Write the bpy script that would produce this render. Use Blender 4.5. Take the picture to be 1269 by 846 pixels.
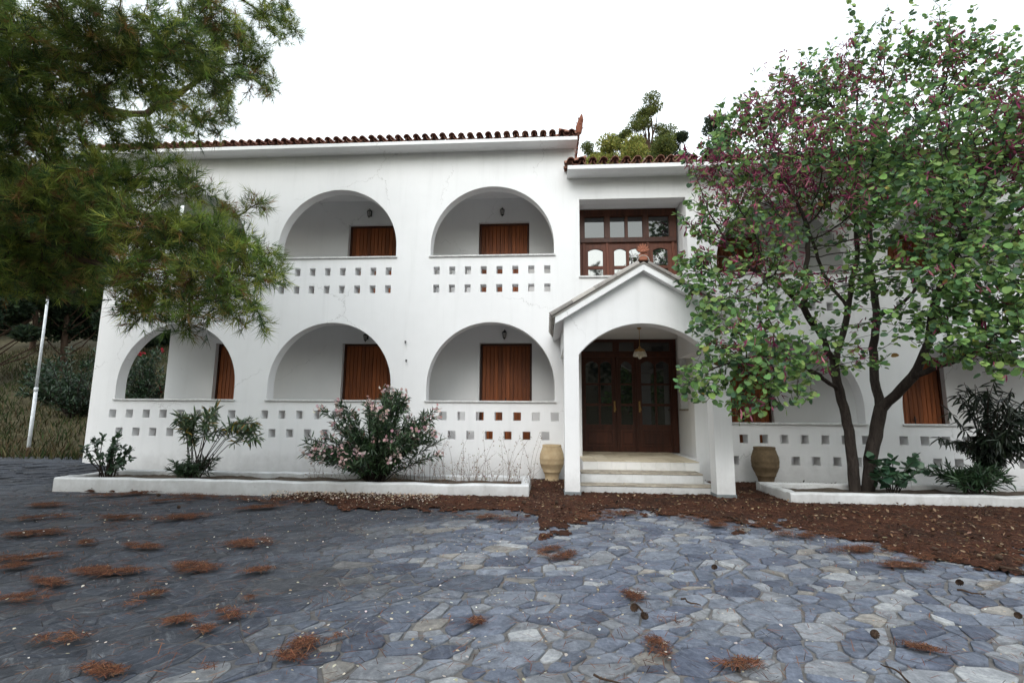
import bpy, math, random
import numpy as np
from mathutils import Vector, Matrix
from mathutils.geometry import tessellate_polygon
random.seed(7); RNG = np.random.default_rng(11)
for o in list(bpy.data.objects): bpy.data.objects.remove(o)
scene = bpy.context.scene
COL = scene.collection
PI = math.pi

# ------------------------------------------------------------------ camera, sky, sun, exposure
CAMH = 1.35
PW, PH, FPX = 1269.0, 846.0, 611.84
YAW, PITCH, ROLL = (math.radians(a) for a in (3.995, 8.091, 0.4263))
_cy, _sy, _cp, _sp = math.cos(YAW), math.sin(YAW), math.cos(PITCH), math.sin(PITCH)
FWD = np.array([-_sy*_cp, _cy*_cp, _sp]); RGT = np.array([_cy, _sy, 0.0]); UPV = np.cross(RGT, FWD)
RGT, UPV = math.cos(ROLL)*RGT + math.sin(ROLL)*UPV, -math.sin(ROLL)*RGT + math.cos(ROLL)*UPV
EYE = np.array([0, 0, CAMH])
def ray(x, y): return FWD + RGT*(x-PW/2)/FPX - UPV*(y-PH/2)/FPX
def at(x, y, Y):            # pixel -> point at depth Y in front of the camera
    d = ray(x, y); return EYE + d*(Y/d[1])
def on(x, y, z=0.0):        # pixel -> point on a horizontal level z
    d = ray(x, y); return EYE + d*((z-CAMH)/d[2])
def pix(P):
    P = np.asarray(P, float) - EYE; d = P@FWD
    return np.stack([PW/2+FPX*(P@RGT)/d, PH/2-FPX*(P@UPV)/d], -1), d
cam = bpy.data.cameras.new('camera'); camo = bpy.data.objects.new('camera', cam); COL.objects.link(camo)
cam.sensor_width = 36; cam.lens = FPX/PW*36; cam.clip_start = 0.05; cam.clip_end = 1500
m = Matrix.Identity(4)
for i in range(3): m[i][0], m[i][1], m[i][2], m[i][3] = RGT[i], UPV[i], -FWD[i], EYE[i]
camo.matrix_world = m; scene.camera = camo

SUN_EL, SUN_AZ = math.radians(40), math.radians(-12)      # azimuth of the sun: behind the camera, a little to the left
w = bpy.data.worlds.new('World'); scene.world = w; w.use_nodes = True
nt = w.node_tree; nt.nodes.clear()
sky = nt.nodes.new('ShaderNodeTexSky'); sky.sky_type = 'NISHITA'; sky.sun_disc = False
sky.sun_elevation = SUN_EL; sky.sun_rotation = PI - SUN_AZ
sky.air_density = 3.0; sky.dust_density = 0.5; sky.ozone_density = 4.0; sky.altitude = 100
hsv = nt.nodes.new('ShaderNodeHueSaturation'); hsv.inputs['Saturation'].default_value = 0.30
bg = nt.nodes.new('ShaderNodeBackground'); bg.inputs['Strength'].default_value = 0.15
wo = nt.nodes.new('ShaderNodeOutputWorld')
nt.links.new(sky.outputs[0], hsv.inputs['Color']); nt.links.new(hsv.outputs[0], bg.inputs[0]); nt.links.new(bg.outputs[0], wo.inputs[0])
sl = bpy.data.lights.new('sun', 'SUN'); sl.energy = 0.5; sl.angle = math.radians(38); sl.color = (1.0, 0.95, 0.90)
so = bpy.data.objects.new('sun', sl); COL.objects.link(so)
sd = Vector((math.sin(SUN_AZ)*math.cos(SUN_EL), -math.cos(SUN_AZ)*math.cos(SUN_EL), math.sin(SUN_EL)))
so.rotation_euler = sd.to_track_quat('Z', 'Y').to_euler(); so.location = sd*60
vs = scene.view_settings; vs.view_transform = 'Standard'; vs.look = 'None'; vs.gamma = 1; vs.use_curve_mapping = False
vs.exposure = 1.47
scene.render.engine = 'CYCLES'

# ------------------------------------------------------------------ material helpers
def mat(name, rough=0.8, spec=0.3):
    M = bpy.data.materials.new(name); M.use_nodes = True
    n = M.node_tree; b = n.nodes['Principled BSDF']
    b.inputs['Roughness'].default_value = rough; b.inputs['Specular IOR Level'].default_value = spec
    return M, n, b
def N(n, t, **k):
    x = n.nodes.new(t)
    for a, v in k.items():
        if a.startswith('i_'):
            key = a[2:].replace('_', ' ')
            x.inputs[key].default_value = v
        else: setattr(x, a, v)
    return x
def L(n, a, b): n.links.new(a, b)
def ramp(n, src, stops):
    r = N(n, 'ShaderNodeValToRGB'); e = r.color_ramp.elements
    while len(e) < len(stops): e.new(0.5)
    for q, (p, c) in zip(e, stops):
        q.position = p; q.color = tuple(c)+(1,) if len(c) == 3 else c
    L(n, src, r.inputs[0]); return r
def noise(n, scale, detail=5, rough=0.55, vec=None, dist=0.0):
    x = N(n, 'ShaderNodeTexNoise'); x.inputs['Scale'].default_value = scale; x.inputs['Detail'].default_value = detail
    x.inputs['Roughness'].default_value = rough; x.inputs['Distortion'].default_value = dist
    if vec is not None: L(n, vec, x.inputs['Vector'])
    return x
def mapped(n, scale, coord='Object'):
    t = N(n, 'ShaderNodeTexCoord'); p = N(n, 'ShaderNodeMapping'); p.inputs['Scale'].default_value = scale
    L(n, t.outputs[coord], p.inputs[0]); return p.outputs[0]
def geo_pos(n): return N(n, 'ShaderNodeNewGeometry').outputs['Position']
def wpos(n, scale=(1, 1, 1)):
    p = N(n, 'ShaderNodeMapping'); p.inputs['Scale'].default_value = scale
    L(n, geo_pos(n), p.inputs[0]); return p.outputs[0]
def bump(n, b, src, strength=0.3, dist=0.01, chain=None):
    x = N(n, 'ShaderNodeBump'); x.inputs['Strength'].default_value = strength; x.inputs['Distance'].default_value = dist
    L(n, src, x.inputs['Height'])
    if chain is not None: L(n, chain, x.inputs['Normal'])
    L(n, x.outputs[0], b.inputs['Normal']); return x.outputs[0]
def mixc(n, f, a, b, mode='MIX'):
    x = N(n, 'ShaderNodeMix'); x.data_type = 'RGBA'; x.blend_type = mode
    for sock, v in ((x.inputs[0], f), (x.inputs[6], a), (x.inputs[7], b)):
        if isinstance(v, (int, float)): sock.default_value = v
        elif isinstance(v, tuple): sock.default_value = v+(1,) if len(v) == 3 else v
        else: L(n, v, sock)
    return x.outputs[2]

def plaster(name, base=(0.83, 0.83, 0.835), dirt=0.5, low=0.42):
    M, n, b = mat(name, 0.9, 0.15)
    p = wpos(n)
    big = noise(n, 0.55, 4, 0.6, p)
    streak = noise(n, 1.0, 5, 0.65, wpos(n, (5.0, 5.0, 0.35)))
    fine = noise(n, 26, 4, 0.6, p)
    c = mixc(n, ramp(n, big.outputs[0], [(0.42, (0, 0, 0)), (0.72, (1, 1, 1))]).outputs[0], base, tuple(v*0.93 for v in base))
    f = N(n, 'ShaderNodeMath', operation='MULTIPLY'); f.inputs[1].default_value = 0.34*dirt
    L(n, ramp(n, streak.outputs[0], [(0.52, (0, 0, 0)), (0.8, (1, 1, 1))]).outputs[0], f.inputs[0])
    c = mixc(n, f.outputs[0], c, (0.42, 0.42, 0.41))
    vo = N(n, 'ShaderNodeTexVoronoi', feature='DISTANCE_TO_EDGE'); vo.inputs['Scale'].default_value = 0.42
    wn = noise(n, 2.5, 5, 0.7, p); wa = N(n, 'ShaderNodeVectorMath', operation='MULTIPLY_ADD'); L(n, wn.outputs['Color'], wa.inputs[0]); wa.inputs[1].default_value = (0.5, 0.5, 0.5); L(n, p, wa.inputs[2]); L(n, wa.outputs[0], vo.inputs['Vector'])
    ck = ramp(n, vo.outputs['Distance'], [(0.0, (0.55, 0.55, 0.55)), (0.0035, (0, 0, 0))]); msk = ramp(n, noise(n, 0.7, 3, 0.5, p).outputs[0], [(0.5, (0, 0, 0)), (0.58, (1, 1, 1))])
    c = mixc(n, mixc(n, 1.0, ck.outputs[0], msk.outputs[0], 'MULTIPLY'), c, (0.35, 0.34, 0.33))
    # splash dirt near the ground (worn paint, its own ragged edge)
    sx = N(n, 'ShaderNodeSeparateXYZ'); L(n, geo_pos(n), sx.inputs[0])
    nn = noise(n, 3.2, 6, 0.7, p)
    ad = N(n, 'ShaderNodeMath', operation='MULTIPLY_ADD'); L(n, nn.outputs[0], ad.inputs[0]); ad.inputs[1].default_value = -0.9; L(n, sx.outputs[2], ad.inputs[2])
    mr = N(n, 'ShaderNodeMapRange'); L(n, ad.outputs[0], mr.inputs[0]); mr.inputs[1].default_value = -0.42; mr.inputs[2].default_value = 0.05
    mr.inputs[3].default_value = low; mr.inputs[4].default_value = 0.0
    c = mixc(n, mr.outputs[0], c, (0.33, 0.32, 0.31))
    L(n, c, b.inputs['Base Color'])
    bv = N(n, 'ShaderNodeBevel'); bv.samples = 3; bv.inputs['Radius'].default_value = 0.014
    h1 = bump(n, b, big.outputs[0], 0.25, 0.05, bv.outputs[0])
    bump(n, b, fine.outputs[0], 0.25, 0.006, h1)
    return M
MAT = {}
MAT['plaster'] = plaster('white plaster')
MAT['inner'] = plaster('white plaster sheltered', (0.80, 0.80, 0.80), 0.25, 0.2)
MAT['rim'] = plaster('whitewashed kerb', (0.74, 0.75, 0.76), 1.6, 0.6)
def wood(name, c0, c1, rough=0.55, stretch=(14, 14, 0.9), spec=0.35):
    M, n, b = mat(name, rough, spec)
    oi = N(n, 'ShaderNodeObjectInfo')
    off = N(n, 'ShaderNodeVectorMath', operation='SCALE'); off.inputs['Scale'].default_value = 17.0
    cb = N(n, 'ShaderNodeCombineXYZ'); [L(n, oi.outputs['Random'], cb.inputs[k]) for k in range(3)]
    L(n, cb.outputs[0], off.inputs[0])
    ad = N(n, 'ShaderNodeVectorMath', operation='ADD'); L(n, wpos(n, stretch), ad.inputs[0]); L(n, off.outputs[0], ad.inputs[1])
    g = noise(n, 1.0, 6, 0.65, ad.outputs[0], 0.6)
    c = ramp(n, g.outputs[0], [(0.25, c0), (0.75, c1)]).outputs[0]
    v = N(n, 'ShaderNodeMapRange'); L(n, oi.outputs['Random'], v.inputs[0]); v.inputs[3].default_value = 0.68; v.inputs[4].default_value = 1.2
    hs = N(n, 'ShaderNodeHueSaturation'); L(n, c, hs.inputs['Color']); L(n, v.outputs[0], hs.inputs['Value'])
    L(n, hs.outputs[0], b.inputs['Base Color']); bump(n, b, g.outputs[0], 0.3, 0.003)
    return M
MAT['shutter'] = wood('orange brown stained boards', (0.105, 0.026, 0.008), (0.36, 0.105, 0.028))
MAT['wood'] = wood('dark red stained joinery', (0.032, 0.010, 0.005), (0.105, 0.032, 0.015), 0.45)
MAT['wood2'] = wood('weathered red brown joinery', (0.075, 0.022, 0.011), (0.19, 0.062, 0.034), 0.55)
M, n, b = mat('dark window glass', 0.03, 0.5); b.inputs['Base Color'].default_value = (0.012, 0.014, 0.016, 1); b.inputs['IOR'].default_value = 1.9
g = noise(n, 2.2, 2, 0.5, wpos(n)); bump(n, b, g.outputs[0], 0.04, 0.02); MAT['glass'] = M
M = M.copy(); M.name = 'reflective sash glass'; M.node_tree.nodes['Principled BSDF'].inputs['IOR'].default_value = 3.2; MAT['glass2'] = M
def clay(name, stops, rough=0.85):
    M, n, b = mat(name, rough, 0.2); oi = N(n, 'ShaderNodeObjectInfo')
    g = noise(n, 9, 6, 0.65, wpos(n)); a = N(n, 'ShaderNodeMath', operation='MULTIPLY_ADD'); L(n, oi.outputs['Random'], a.inputs[0]); a.inputs[1].default_value = 0.45; 
    s = N(n, 'ShaderNodeMath', operation='MULTIPLY'); L(n, g.outputs[0], s.inputs[0]); s.inputs[1].default_value = 0.62; L(n, s.outputs[0], a.inputs[2])
    L(n, ramp(n, a.outputs[0], stops).outputs[0], b.inputs['Base Color']); bump(n, b, g.outputs[0], 0.5, 0.01); return M
MAT['tile'] = clay('terracotta roof tile', [(0.15, (0.085, 0.042, 0.035)), (0.45, (0.20, 0.085, 0.06)), (0.75, (0.30, 0.165, 0.12)), (0.95, (0.34, 0.28, 0.23))])
MAT['tile_grey'] = clay('lichened grey roof tile', [(0.15, (0.13, 0.12, 0.11)), (0.5, (0.30, 0.28, 0.26)), (0.9, (0.45, 0.42, 0.38))])
MAT['terra'] = clay('red terracotta ornament', [(0.2, (0.16, 0.055, 0.035)), (0.8, (0.33, 0.135, 0.085))])
MAT['pot'] = clay('ochre earthenware', [(0.15, (0.20, 0.135, 0.075)), (0.5, (0.43, 0.32, 0.19)), (0.85, (0.56, 0.46, 0.31))])
MAT['potdark'] = clay('brown earthenware', [(0.15, (0.07, 0.05, 0.03)), (0.5, (0.19, 0.135, 0.08)), (0.85, (0.30, 0.225, 0.14))])
def simple(name, c, rough=0.8, spec=0.3, metal=0.0, var=0.25, sc=12):
    M, n, b = mat(name, rough, spec); b.inputs['Metallic'].default_value = metal
    g = noise(n, sc, 5, 0.6, wpos(n))
    L(n, ramp(n, g.outputs[0], [(0.25, tuple(v*(1-var) for v in c)), (0.75, tuple(min(1, v*(1+var)) for v in c))]).outputs[0], b.inputs['Base Color'])
    bump(n, b, g.outputs[0], 0.3, 0.006); return M
MAT['plinth'] = simple('grey painted plinth', (0.17, 0.185, 0.19))
MAT['soil'] = simple('dry planter soil', (0.085, 0.068, 0.052), 0.95, 0.1, 0, 0.6, 22)
MAT['iron'] = simple('black iron', (0.02, 0.02, 0.02), 0.5, 0.4, 0.4)
MAT['brass'] = simple('aged brass', (0.42, 0.25, 0.09), 0.4, 0.5, 0.8)
MAT['pole'] = simple('white painted pole', (0.66, 0.69, 0.72), 0.5)
MAT['ledge'] = simple('pale stone ledge', (0.60, 0.60, 0.59), 0.7)
MAT['step_t'] = simple('worn stone tread', (0.36, 0.32, 0.26), 0.85, 0.2, 0, 0.5, 7)
MAT['ftile'] = clay('cream floor tile', [(0.15, (0.40, 0.33, 0.23)), (0.6, (0.60, 0.52, 0.39)), (0.9, (0.68, 0.61, 0.48))], 0.6)
MAT['wtile'] = clay('white riser tile', [(0.15, (0.55, 0.54, 0.52)), (0.6, (0.78, 0.77, 0.75)), (0.9, (0.82, 0.81, 0.80))], 0.6)
M, n, b = mat('frosted lamp glass', 0.3, 0.5); b.inputs['Base Color'].default_value = (0.75, 0.68, 0.52, 1); b.inputs['Transmission Weight'].default_value = 0.4; MAT['lampglass'] = M
M, n, b = mat('cloudy lantern pane', 0.2, 0.5); b.inputs['Base Color'].default_value = (0.35, 0.34, 0.32, 1); MAT['lanternglass'] = M
def barkm(name, a, c, sc=(9, 9, 2.2)):
    M, n, b = mat(name, 0.9, 0.15); g = noise(n, 2.0, 7, 0.7, wpos(n, sc), 0.8)
    L(n, ramp(n, g.outputs[0], [(0.3, a), (0.7, c)]).outputs[0], b.inputs['Base Color']); bump(n, b, g.outputs[0], 0.9, 0.03); return M
MAT['bark'] = barkm('dark grey bark', (0.022, 0.018, 0.016), (0.075, 0.06, 0.052))
MAT['pinebark'] = barkm('brown pine bark', (0.03, 0.02, 0.015), (0.10, 0.065, 0.045))
def leafm(name, trans=0.3, rough=0.5, spec=0.35):
    M, n, b = mat(name, rough, spec)
    a = N(n, 'ShaderNodeAttribute', attribute_name='col'); L(n, a.outputs['Color'], b.inputs['Base Color'])
    if trans > 0:
        t = N(n, 'ShaderNodeBsdfTranslucent'); L(n, a.outputs['Color'], t.inputs['Color'])
        x = N(n, 'ShaderNodeMixShader'); x.inputs[0].default_value = trans
        L(n, b.outputs[0], x.inputs[1]); L(n, t.outputs[0], x.inputs[2]); L(n, x.outputs[0], n.nodes['Material Output'].inputs['Surface'])
    return M
MAT['leaf'] = leafm('soft green leaves', 0.34, 0.6, 0.22)
MAT['needle'] = leafm('pine needles', 0.38, 0.6, 0.2)
MAT['gloss'] = leafm('leathery leaves', 0.2, 0.4, 0.5)
MAT['petal'] = leafm('thin petals', 0.35, 0.7, 0.2)
MAT['dry'] = leafm('dry stems', 0.1, 0.9, 0.1)
# stone paving
M, n, b = mat('blue grey slate flagstone', 0.75, 0.25)
a = N(n, 'ShaderNodeAttribute', attribute_name='col')
g = noise(n, 7.0, 9, 0.78, wpos(n), 0.6); vr = N(n, 'ShaderNodeVectorRotate', rotation_type='Z_AXIS'); L(n, geo_pos(n), vr.inputs['Vector'])
an = N(n, 'ShaderNodeMath', operation='MULTIPLY'); L(n, a.outputs['Alpha'], an.inputs[0]); an.inputs[1].default_value = 6.28; L(n, an.outputs[0], vr.inputs['Angle'])
mp = N(n, 'ShaderNodeMapping'); mp.inputs['Scale'].default_value = (2.5, 17, 4); L(n, vr.outputs[0], mp.inputs[0])
v = noise(n, 1.6, 6, 0.7, mp.outputs[0], 0.8)
c = mixc(n, 0.85, a.outputs['Color'], ramp(n, g.outputs[0], [(0.28, (0.35, 0.35, 0.37)), (0.5, (0.95, 0.95, 0.95)), (0.72, (1.75, 1.7, 1.62))]).outputs[0], 'MULTIPLY')
c = mixc(n, ramp(n, v.outputs[0], [(0.53, (0, 0, 0)), (0.70, (0.45, 0.45, 0.45))]).outputs[0], c, mixc(n, 0.5, a.outputs['Color'], (0.44, 0.46, 0.48)))
st = noise(n, 0.5, 6, 0.7, wpos(n)); c = mixc(n, ramp(n, st.outputs[0], [(0.48, (0, 0, 0)), (0.72, (0.45, 0.45, 0.45))]).outputs[0], c, (0.085, 0.085, 0.09))
L(n, c, b.inputs['Base Color']); fn = noise(n, 30, 5, 0.75, wpos(n)); c = mixc(n, 0.6, c, ramp(n, fn.outputs[0], [(0.3, (0.55, 0.55, 0.56)), (0.7, (1.45, 1.44, 1.4))]).outputs[0], 'MULTIPLY'); L(n, c, b.inputs['Base Color'])
h = bump(n, b, g.outputs[0], 0.8, 0.02); bump(n, b, fn.outputs[0], 0.5, 0.008, h)
MAT['stone'] = M
M, n, b = mat('mortar with grime and painted shade', 0.92, 0.15)
p = wpos(n); g = noise(n, 14, 6, 0.7, p); v = noise(n, 0.9, 6, 0.65, wpos(n, (0.8, 2.4, 1)), 0.8); s = noise(n, 60, 3, 0.6, p)
c = ramp(n, g.outputs[0], [(0.25, (0.018, 0.019, 0.022)), (0.75, (0.058, 0.058, 0.062))]).outputs[0]
c = mixc(n, ramp(n, v.outputs[0], [(0.40, (0, 0, 0)), (0.68, (0.75, 0.75, 0.75))]).outputs[0], c, (0.058, 0.066, 0.085))
c = mixc(n, ramp(n, s.outputs[0], [(0.66, (0, 0, 0)), (0.74, (0.5, 0.5, 0.5))]).outputs[0], c, (0.3, 0.29, 0.27))
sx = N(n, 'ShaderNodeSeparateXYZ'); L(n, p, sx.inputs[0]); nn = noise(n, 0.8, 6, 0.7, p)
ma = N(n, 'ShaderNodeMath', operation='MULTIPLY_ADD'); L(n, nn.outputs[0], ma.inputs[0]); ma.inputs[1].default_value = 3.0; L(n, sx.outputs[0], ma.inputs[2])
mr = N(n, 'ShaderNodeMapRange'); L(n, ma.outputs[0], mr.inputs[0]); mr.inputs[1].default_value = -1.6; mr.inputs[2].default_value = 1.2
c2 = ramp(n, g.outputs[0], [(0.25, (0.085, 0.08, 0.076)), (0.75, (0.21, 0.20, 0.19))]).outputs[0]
c = mixc(n, mr.outputs[0], c, c2)  # darker leftward: grime, plus the pine's shade painted into the mortar colour
L(n, c, b.inputs['Base Color']); h = bump(n, b, g.outputs[0], 0.6, 0.02); bump(n, b, v.outputs[0], 0.5, 0.05, h)
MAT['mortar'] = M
MAT['dirt'] = simple('dry earth and thatch', (0.06, 0.052, 0.030), 0.95, 0.1, 0, 0.5, 3)
M, n, b = mat('pine needle litter', 0.95, 0.1)
g = noise(n, 38, 6, 0.75, wpos(n, (1, 2.2, 1)), 1.0); v = noise(n, 1.6, 4, 0.6, wpos(n))
c = ramp(n, g.outputs[0], [(0.28, (0.020, 0.012, 0.010)), (0.48, (0.080, 0.036, 0.024)), (0.72, (0.22, 0.085, 0.045))]).outputs[0]
c = mixc(n, ramp(n, v.outputs[0], [(0.4, (0, 0, 0)), (0.65, (0.7, 0.7, 0.7))]).outputs[0], c, (0.035, 0.024, 0.02))
L(n, c, b.inputs['Base Color']); bump(n, b, g.outputs[0], 1.0, 0.03); MAT['litter'] = M

# ------------------------------------------------------------------ mesh helpers
class MB:
    def __init__(s): s.v = []; s.f = []
    def add(s, vs, fs):
        o = len(s.v); s.v += [tuple(map(float, p)) for p in vs]; s.f += [tuple(i+o for i in f) for f in fs]; return s
    def box(s, x0, x1, y0, y1, z0, z1):
        return s.add([(x0,y0,z0),(x1,y0,z0),(x1,y1,z0),(x0,y1,z0),(x0,y0,z1),(x1,y0,z1),(x1,y1,z1),(x0,y1,z1)],
                     [(0,3,2,1),(4,5,6,7),(0,1,5,4),(1,2,6,5),(2,3,7,6),(3,0,4,7)])
    def bbox(s, x0, x1, y0, y1, z0, z1, c=0.006):      # box with chamfered edges (two stacked insets)
        c = min(c, abs(x1-x0)/3, abs(y1-y0)/3, abs(z1-z0)/3)
        P = []
        for z, i in ((z0, c), (z0+c, 0), (z1-c, 0), (z1, c)):
            a0, a1, b0, b1 = x0+i, x1-i, y0+i, y1-i; k = c if i == 0 else 0
            P.append([(a0+k,b0,z),(a1-k,b0,z),(a1,b0+k,z),(a1,b1-k,z),(a1-k,b1,z),(a0+k,b1,z),(a0,b1-k,z),(a0,b0+k,z)])
        vs = [q for r in P for q in r]; fs = [tuple(range(7,-1,-1)), tuple(range(24,32))]
        for r in range(3):
            for k in range(8): fs.append((r*8+k, r*8+(k+1)%8, r*8+8+(k+1)%8, r*8+8+k))
        return s.add(vs, fs)
    def tube(s, pts, rad, n=8, cap=True):
        pts = [np.asarray(p, float) for p in pts]; rings = []
        if not hasattr(rad, '__len__'): rad = [rad]*len(pts)
        ref = None
        for i, p in enumerate(pts):
            t = pts[min(i+1, len(pts)-1)] - pts[max(i-1, 0)]; t = t/(np.linalg.norm(t)+1e-9)
            if ref is None: ref = np.array([0, 0, 1.]) if abs(t[2]) < 0.9 else np.array([1., 0, 0])
            u = np.cross(t, ref); u /= np.linalg.norm(u)+1e-9; ref = np.cross(u, t)
            rings.append([p + rad[i]*(math.cos(2*PI*k/n)*u + math.sin(2*PI*k/n)*ref) for k in range(n)])
        vs = [q for r in rings for q in r]; fs = []
        for i in range(len(pts)-1):
            for k in range(n): fs.append((i*n+k, i*n+(k+1)%n, (i+1)*n+(k+1)%n, (i+1)*n+k))
        if cap: fs += [tuple(range(n-1,-1,-1)), tuple((len(pts)-1)*n+k for k in range(n))]
        return s.add(vs, fs)
    def lathe(s, prof, c=(0,0,0), n=28):
        vs = [(c[0]+r*math.cos(2*PI*k/n), c[1]+r*math.sin(2*PI*k/n), c[2]+z) for r, z in prof for k in range(n)]; fs = []
        for i in range(len(prof)-1):
            for k in range(n): fs.append((i*n+k, i*n+(k+1)%n, (i+1)*n+(k+1)%n, (i+1)*n+k))
        return s.add(vs, fs)
    def panel(s, outer, holes, y0, y1):                # X-Z polygon with holes, extruded y0 -> y1
        loops = [list(outer)] + [list(h) for h in holes]
        flat = [p for l in loops for p in l]
        tris = tessellate_polygon([[Vector((p[0], p[1], 0)) for p in l] for l in loops])
        nv = len(flat); vs = [(p[0], y0, p[1]) for p in flat] + [(p[0], y1, p[1]) for p in flat]; fs = []
        for t in tris:
            a, b_, c_ = [flat[i] for i in t]
            cr = (b_[0]-a[0])*(c_[1]-a[1]) - (b_[1]-a[1])*(c_[0]-a[0])
            t = tuple(t) if cr > 0 else tuple(reversed(t))
            fs.append(t); fs.append(tuple(i+nv for i in reversed(t)))
        o = 0
        for li, l in enumerate(loops):
            ar = sum(l[i][0]*l[(i+1)%len(l)][1]-l[(i+1)%len(l)][0]*l[i][1] for i in range(len(l)))
            for i in range(len(l)):
                a_, b_ = o+i, o+(i+1) % len(l)
                q = (b_, a_, a_+nv, b_+nv)
                if (ar > 0) == (li == 0): q = q
                else: q = tuple(reversed(q))
                fs.append(q)
            o += len(l)
        return s.add(vs, fs)
    def mesh(s, name, smooth=False):
        me = bpy.data.meshes.new(name); me.from_pydata(s.v, [], s.f); me.update()
        if smooth: me.polygons.foreach_set('use_smooth', [True]*len(me.polygons))
        return me
    def build(s, name, material, parent=None, smooth=False, loc=None):
        return obj(name, s.mesh(name, smooth), material, parent, loc)
def obj(name, me, material=None, parent=None, loc=None):
    o = bpy.data.objects.new(name, me); COL.objects.link(o)
    if material is not None and len(me.materials) == 0: me.materials.append(MAT[material] if isinstance(material, str) else material)
    if parent is not None: o.parent = parent
    if loc is not None: o.location = loc
    return o
def tag(o, label=None, cat=None, group=None, kind=None):
    if label: o['label'] = label
    if cat: o['category'] = cat
    if group: o['group'] = group
    if kind: o['kind'] = kind
    return o
def empty(name, loc=(0,0,0)):
    o = bpy.data.objects.new(name, None); COL.objects.link(o); o.location = loc; o.empty_display_size = 0.2; return o
def copy_tree(o, parent=None):
    c = o.copy(); COL.objects.link(c); c.parent = parent
    for ch in o.children: copy_tree(ch, c)
    return c
def fastmesh(name, V, F, col=None, material=None, parent=None, smooth=False):
    V = np.asarray(V, np.float32); F = np.asarray(F, np.int32); k = F.shape[1]
    me = bpy.data.meshes.new(name); me.vertices.add(len(V)); me.vertices.foreach_set('co', V.ravel())
    me.loops.add(F.size); me.loops.foreach_set('vertex_index', F.ravel())
    me.polygons.add(len(F)); me.polygons.foreach_set('loop_start', np.arange(0, F.size, k, dtype=np.int32))
    if smooth: me.polygons.foreach_set('use_smooth', np.ones(len(F), bool))
    if col is not None:
        a = me.attributes.new('col', 'FLOAT_COLOR', 'POINT'); C = np.ones((len(V), 4), np.float32); C[:, :3] = col; a.data.foreach_set('color', C.ravel())
    me.update(calc_edges=True); me.validate()
    return obj(name, me, material, parent)
def basis(d, up):                                     # columns: x = side, y = axis d, z = normal
    d = d/(np.linalg.norm(d, axis=1, keepdims=True)+1e-9)
    x = np.cross(d, up); x /= np.linalg.norm(x, axis=1, keepdims=True)+1e-9
    z = np.cross(x, d); return np.stack([x, d, z], -1)
def inst(TV, TF, pos, R, sc, col):                    # bake many copies of a small template
    n, k = len(pos), len(TV)
    V = np.einsum('nij,kj->nki', R, TV)*np.asarray(sc).reshape(-1, 1, 1) + pos[:, None, :]
    F = (TF[None] + (np.arange(n)*k)[:, None, None]).reshape(-1, TF.shape[1])
    return V.reshape(-1, 3), F, np.repeat(col, k, 0)
def merge(parts):
    o = 0; VV, FF, CC = [], [], []
    for V, F, C in parts: VV.append(V); FF.append(F+o); CC.append(C); o += len(V)
    return np.concatenate(VV), np.concatenate(FF), np.concatenate(CC)
def runit(n): v = RNG.normal(size=(n, 3)); return v/np.linalg.norm(v, axis=1, keepdims=True)
def hmix(pal, n, jit=0.18):
    pal = np.array(pal); c = pal[RNG.integers(0, len(pal), n)]
    return np.clip(c*(1+RNG.normal(0, jit, (n, 1)))*(1+RNG.normal(0, 0.05, (n, 3))), 0.002, 0.9)
def vnoise(P, s, seed=0):                             # cheap smooth value noise in [-1,1]
    r = np.random.default_rng(seed); out = 0
    for k in range(4):
        a = r.normal(size=(P.shape[-1],)); a /= np.linalg.norm(a); b_ = r.normal(size=(P.shape[-1],)); b_ /= np.linalg.norm(b_)
        out = out + np.sin(P@a*s*(0.7+0.35*k)+r.uniform(0, 6))*np.cos(P@b_*s*(0.9+0.3*k)+r.uniform(0, 6))
    return out/2.2

# ------------------------------------------------------------------ ground
def sstep(x, a, b_): t = np.clip((x-a)/(b_-a), 0, 1); return t*t*(3-2*t)
def terrain(X, Y):
    z = np.zeros_like(X)
    z += 0.22*sstep(-X, 8.2, 9.8)*sstep(Y, 8.3, 10.0)*sstep(-Y, -14, -11) 
    z += (0.22+0.30*np.clip(Y-12.2, 0, 60)**1.02)*sstep(Y, 11.2, 13.0)*sstep(-X, 9.0, 10.2)
    hill = np.clip(Y-21, 0, 70)*0.26 + 2.6
    z = np.where(X > -9.0, np.maximum(z, hill*sstep(Y, 19.5, 24)), z)
    z += np.clip(-Y-24, 0, 60)*0.30
    z += 0.05*np.sin(X*1.7+Y)*sstep(np.abs(Y-5), 8, 12) - 0.03
    return z
ax = np.unique(np.concatenate([np.linspace(-220, -26, 30), np.linspace(-26, 20, 124), np.linspace(20, 220, 30)]))
ay = np.unique(np.concatenate([np.linspace(-150, -20, 22), np.linspace(-20, 30, 134), np.linspace(30, 230, 36)]))
GX, GY = np.meshgrid(ax, ay); GZ = terrain(GX, GY)
idx = np.arange(GX.size).reshape(GX.shape)
F = np.stack([idx[:-1,:-1], idx[:-1,1:], idx[1:,1:], idx[1:,:-1]], -1).reshape(-1, 4)
tag(fastmesh('ground', np.stack([GX, GY, GZ], -1).reshape(-1, 3), F, None, 'dirt', smooth=True), kind='structure')
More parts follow.
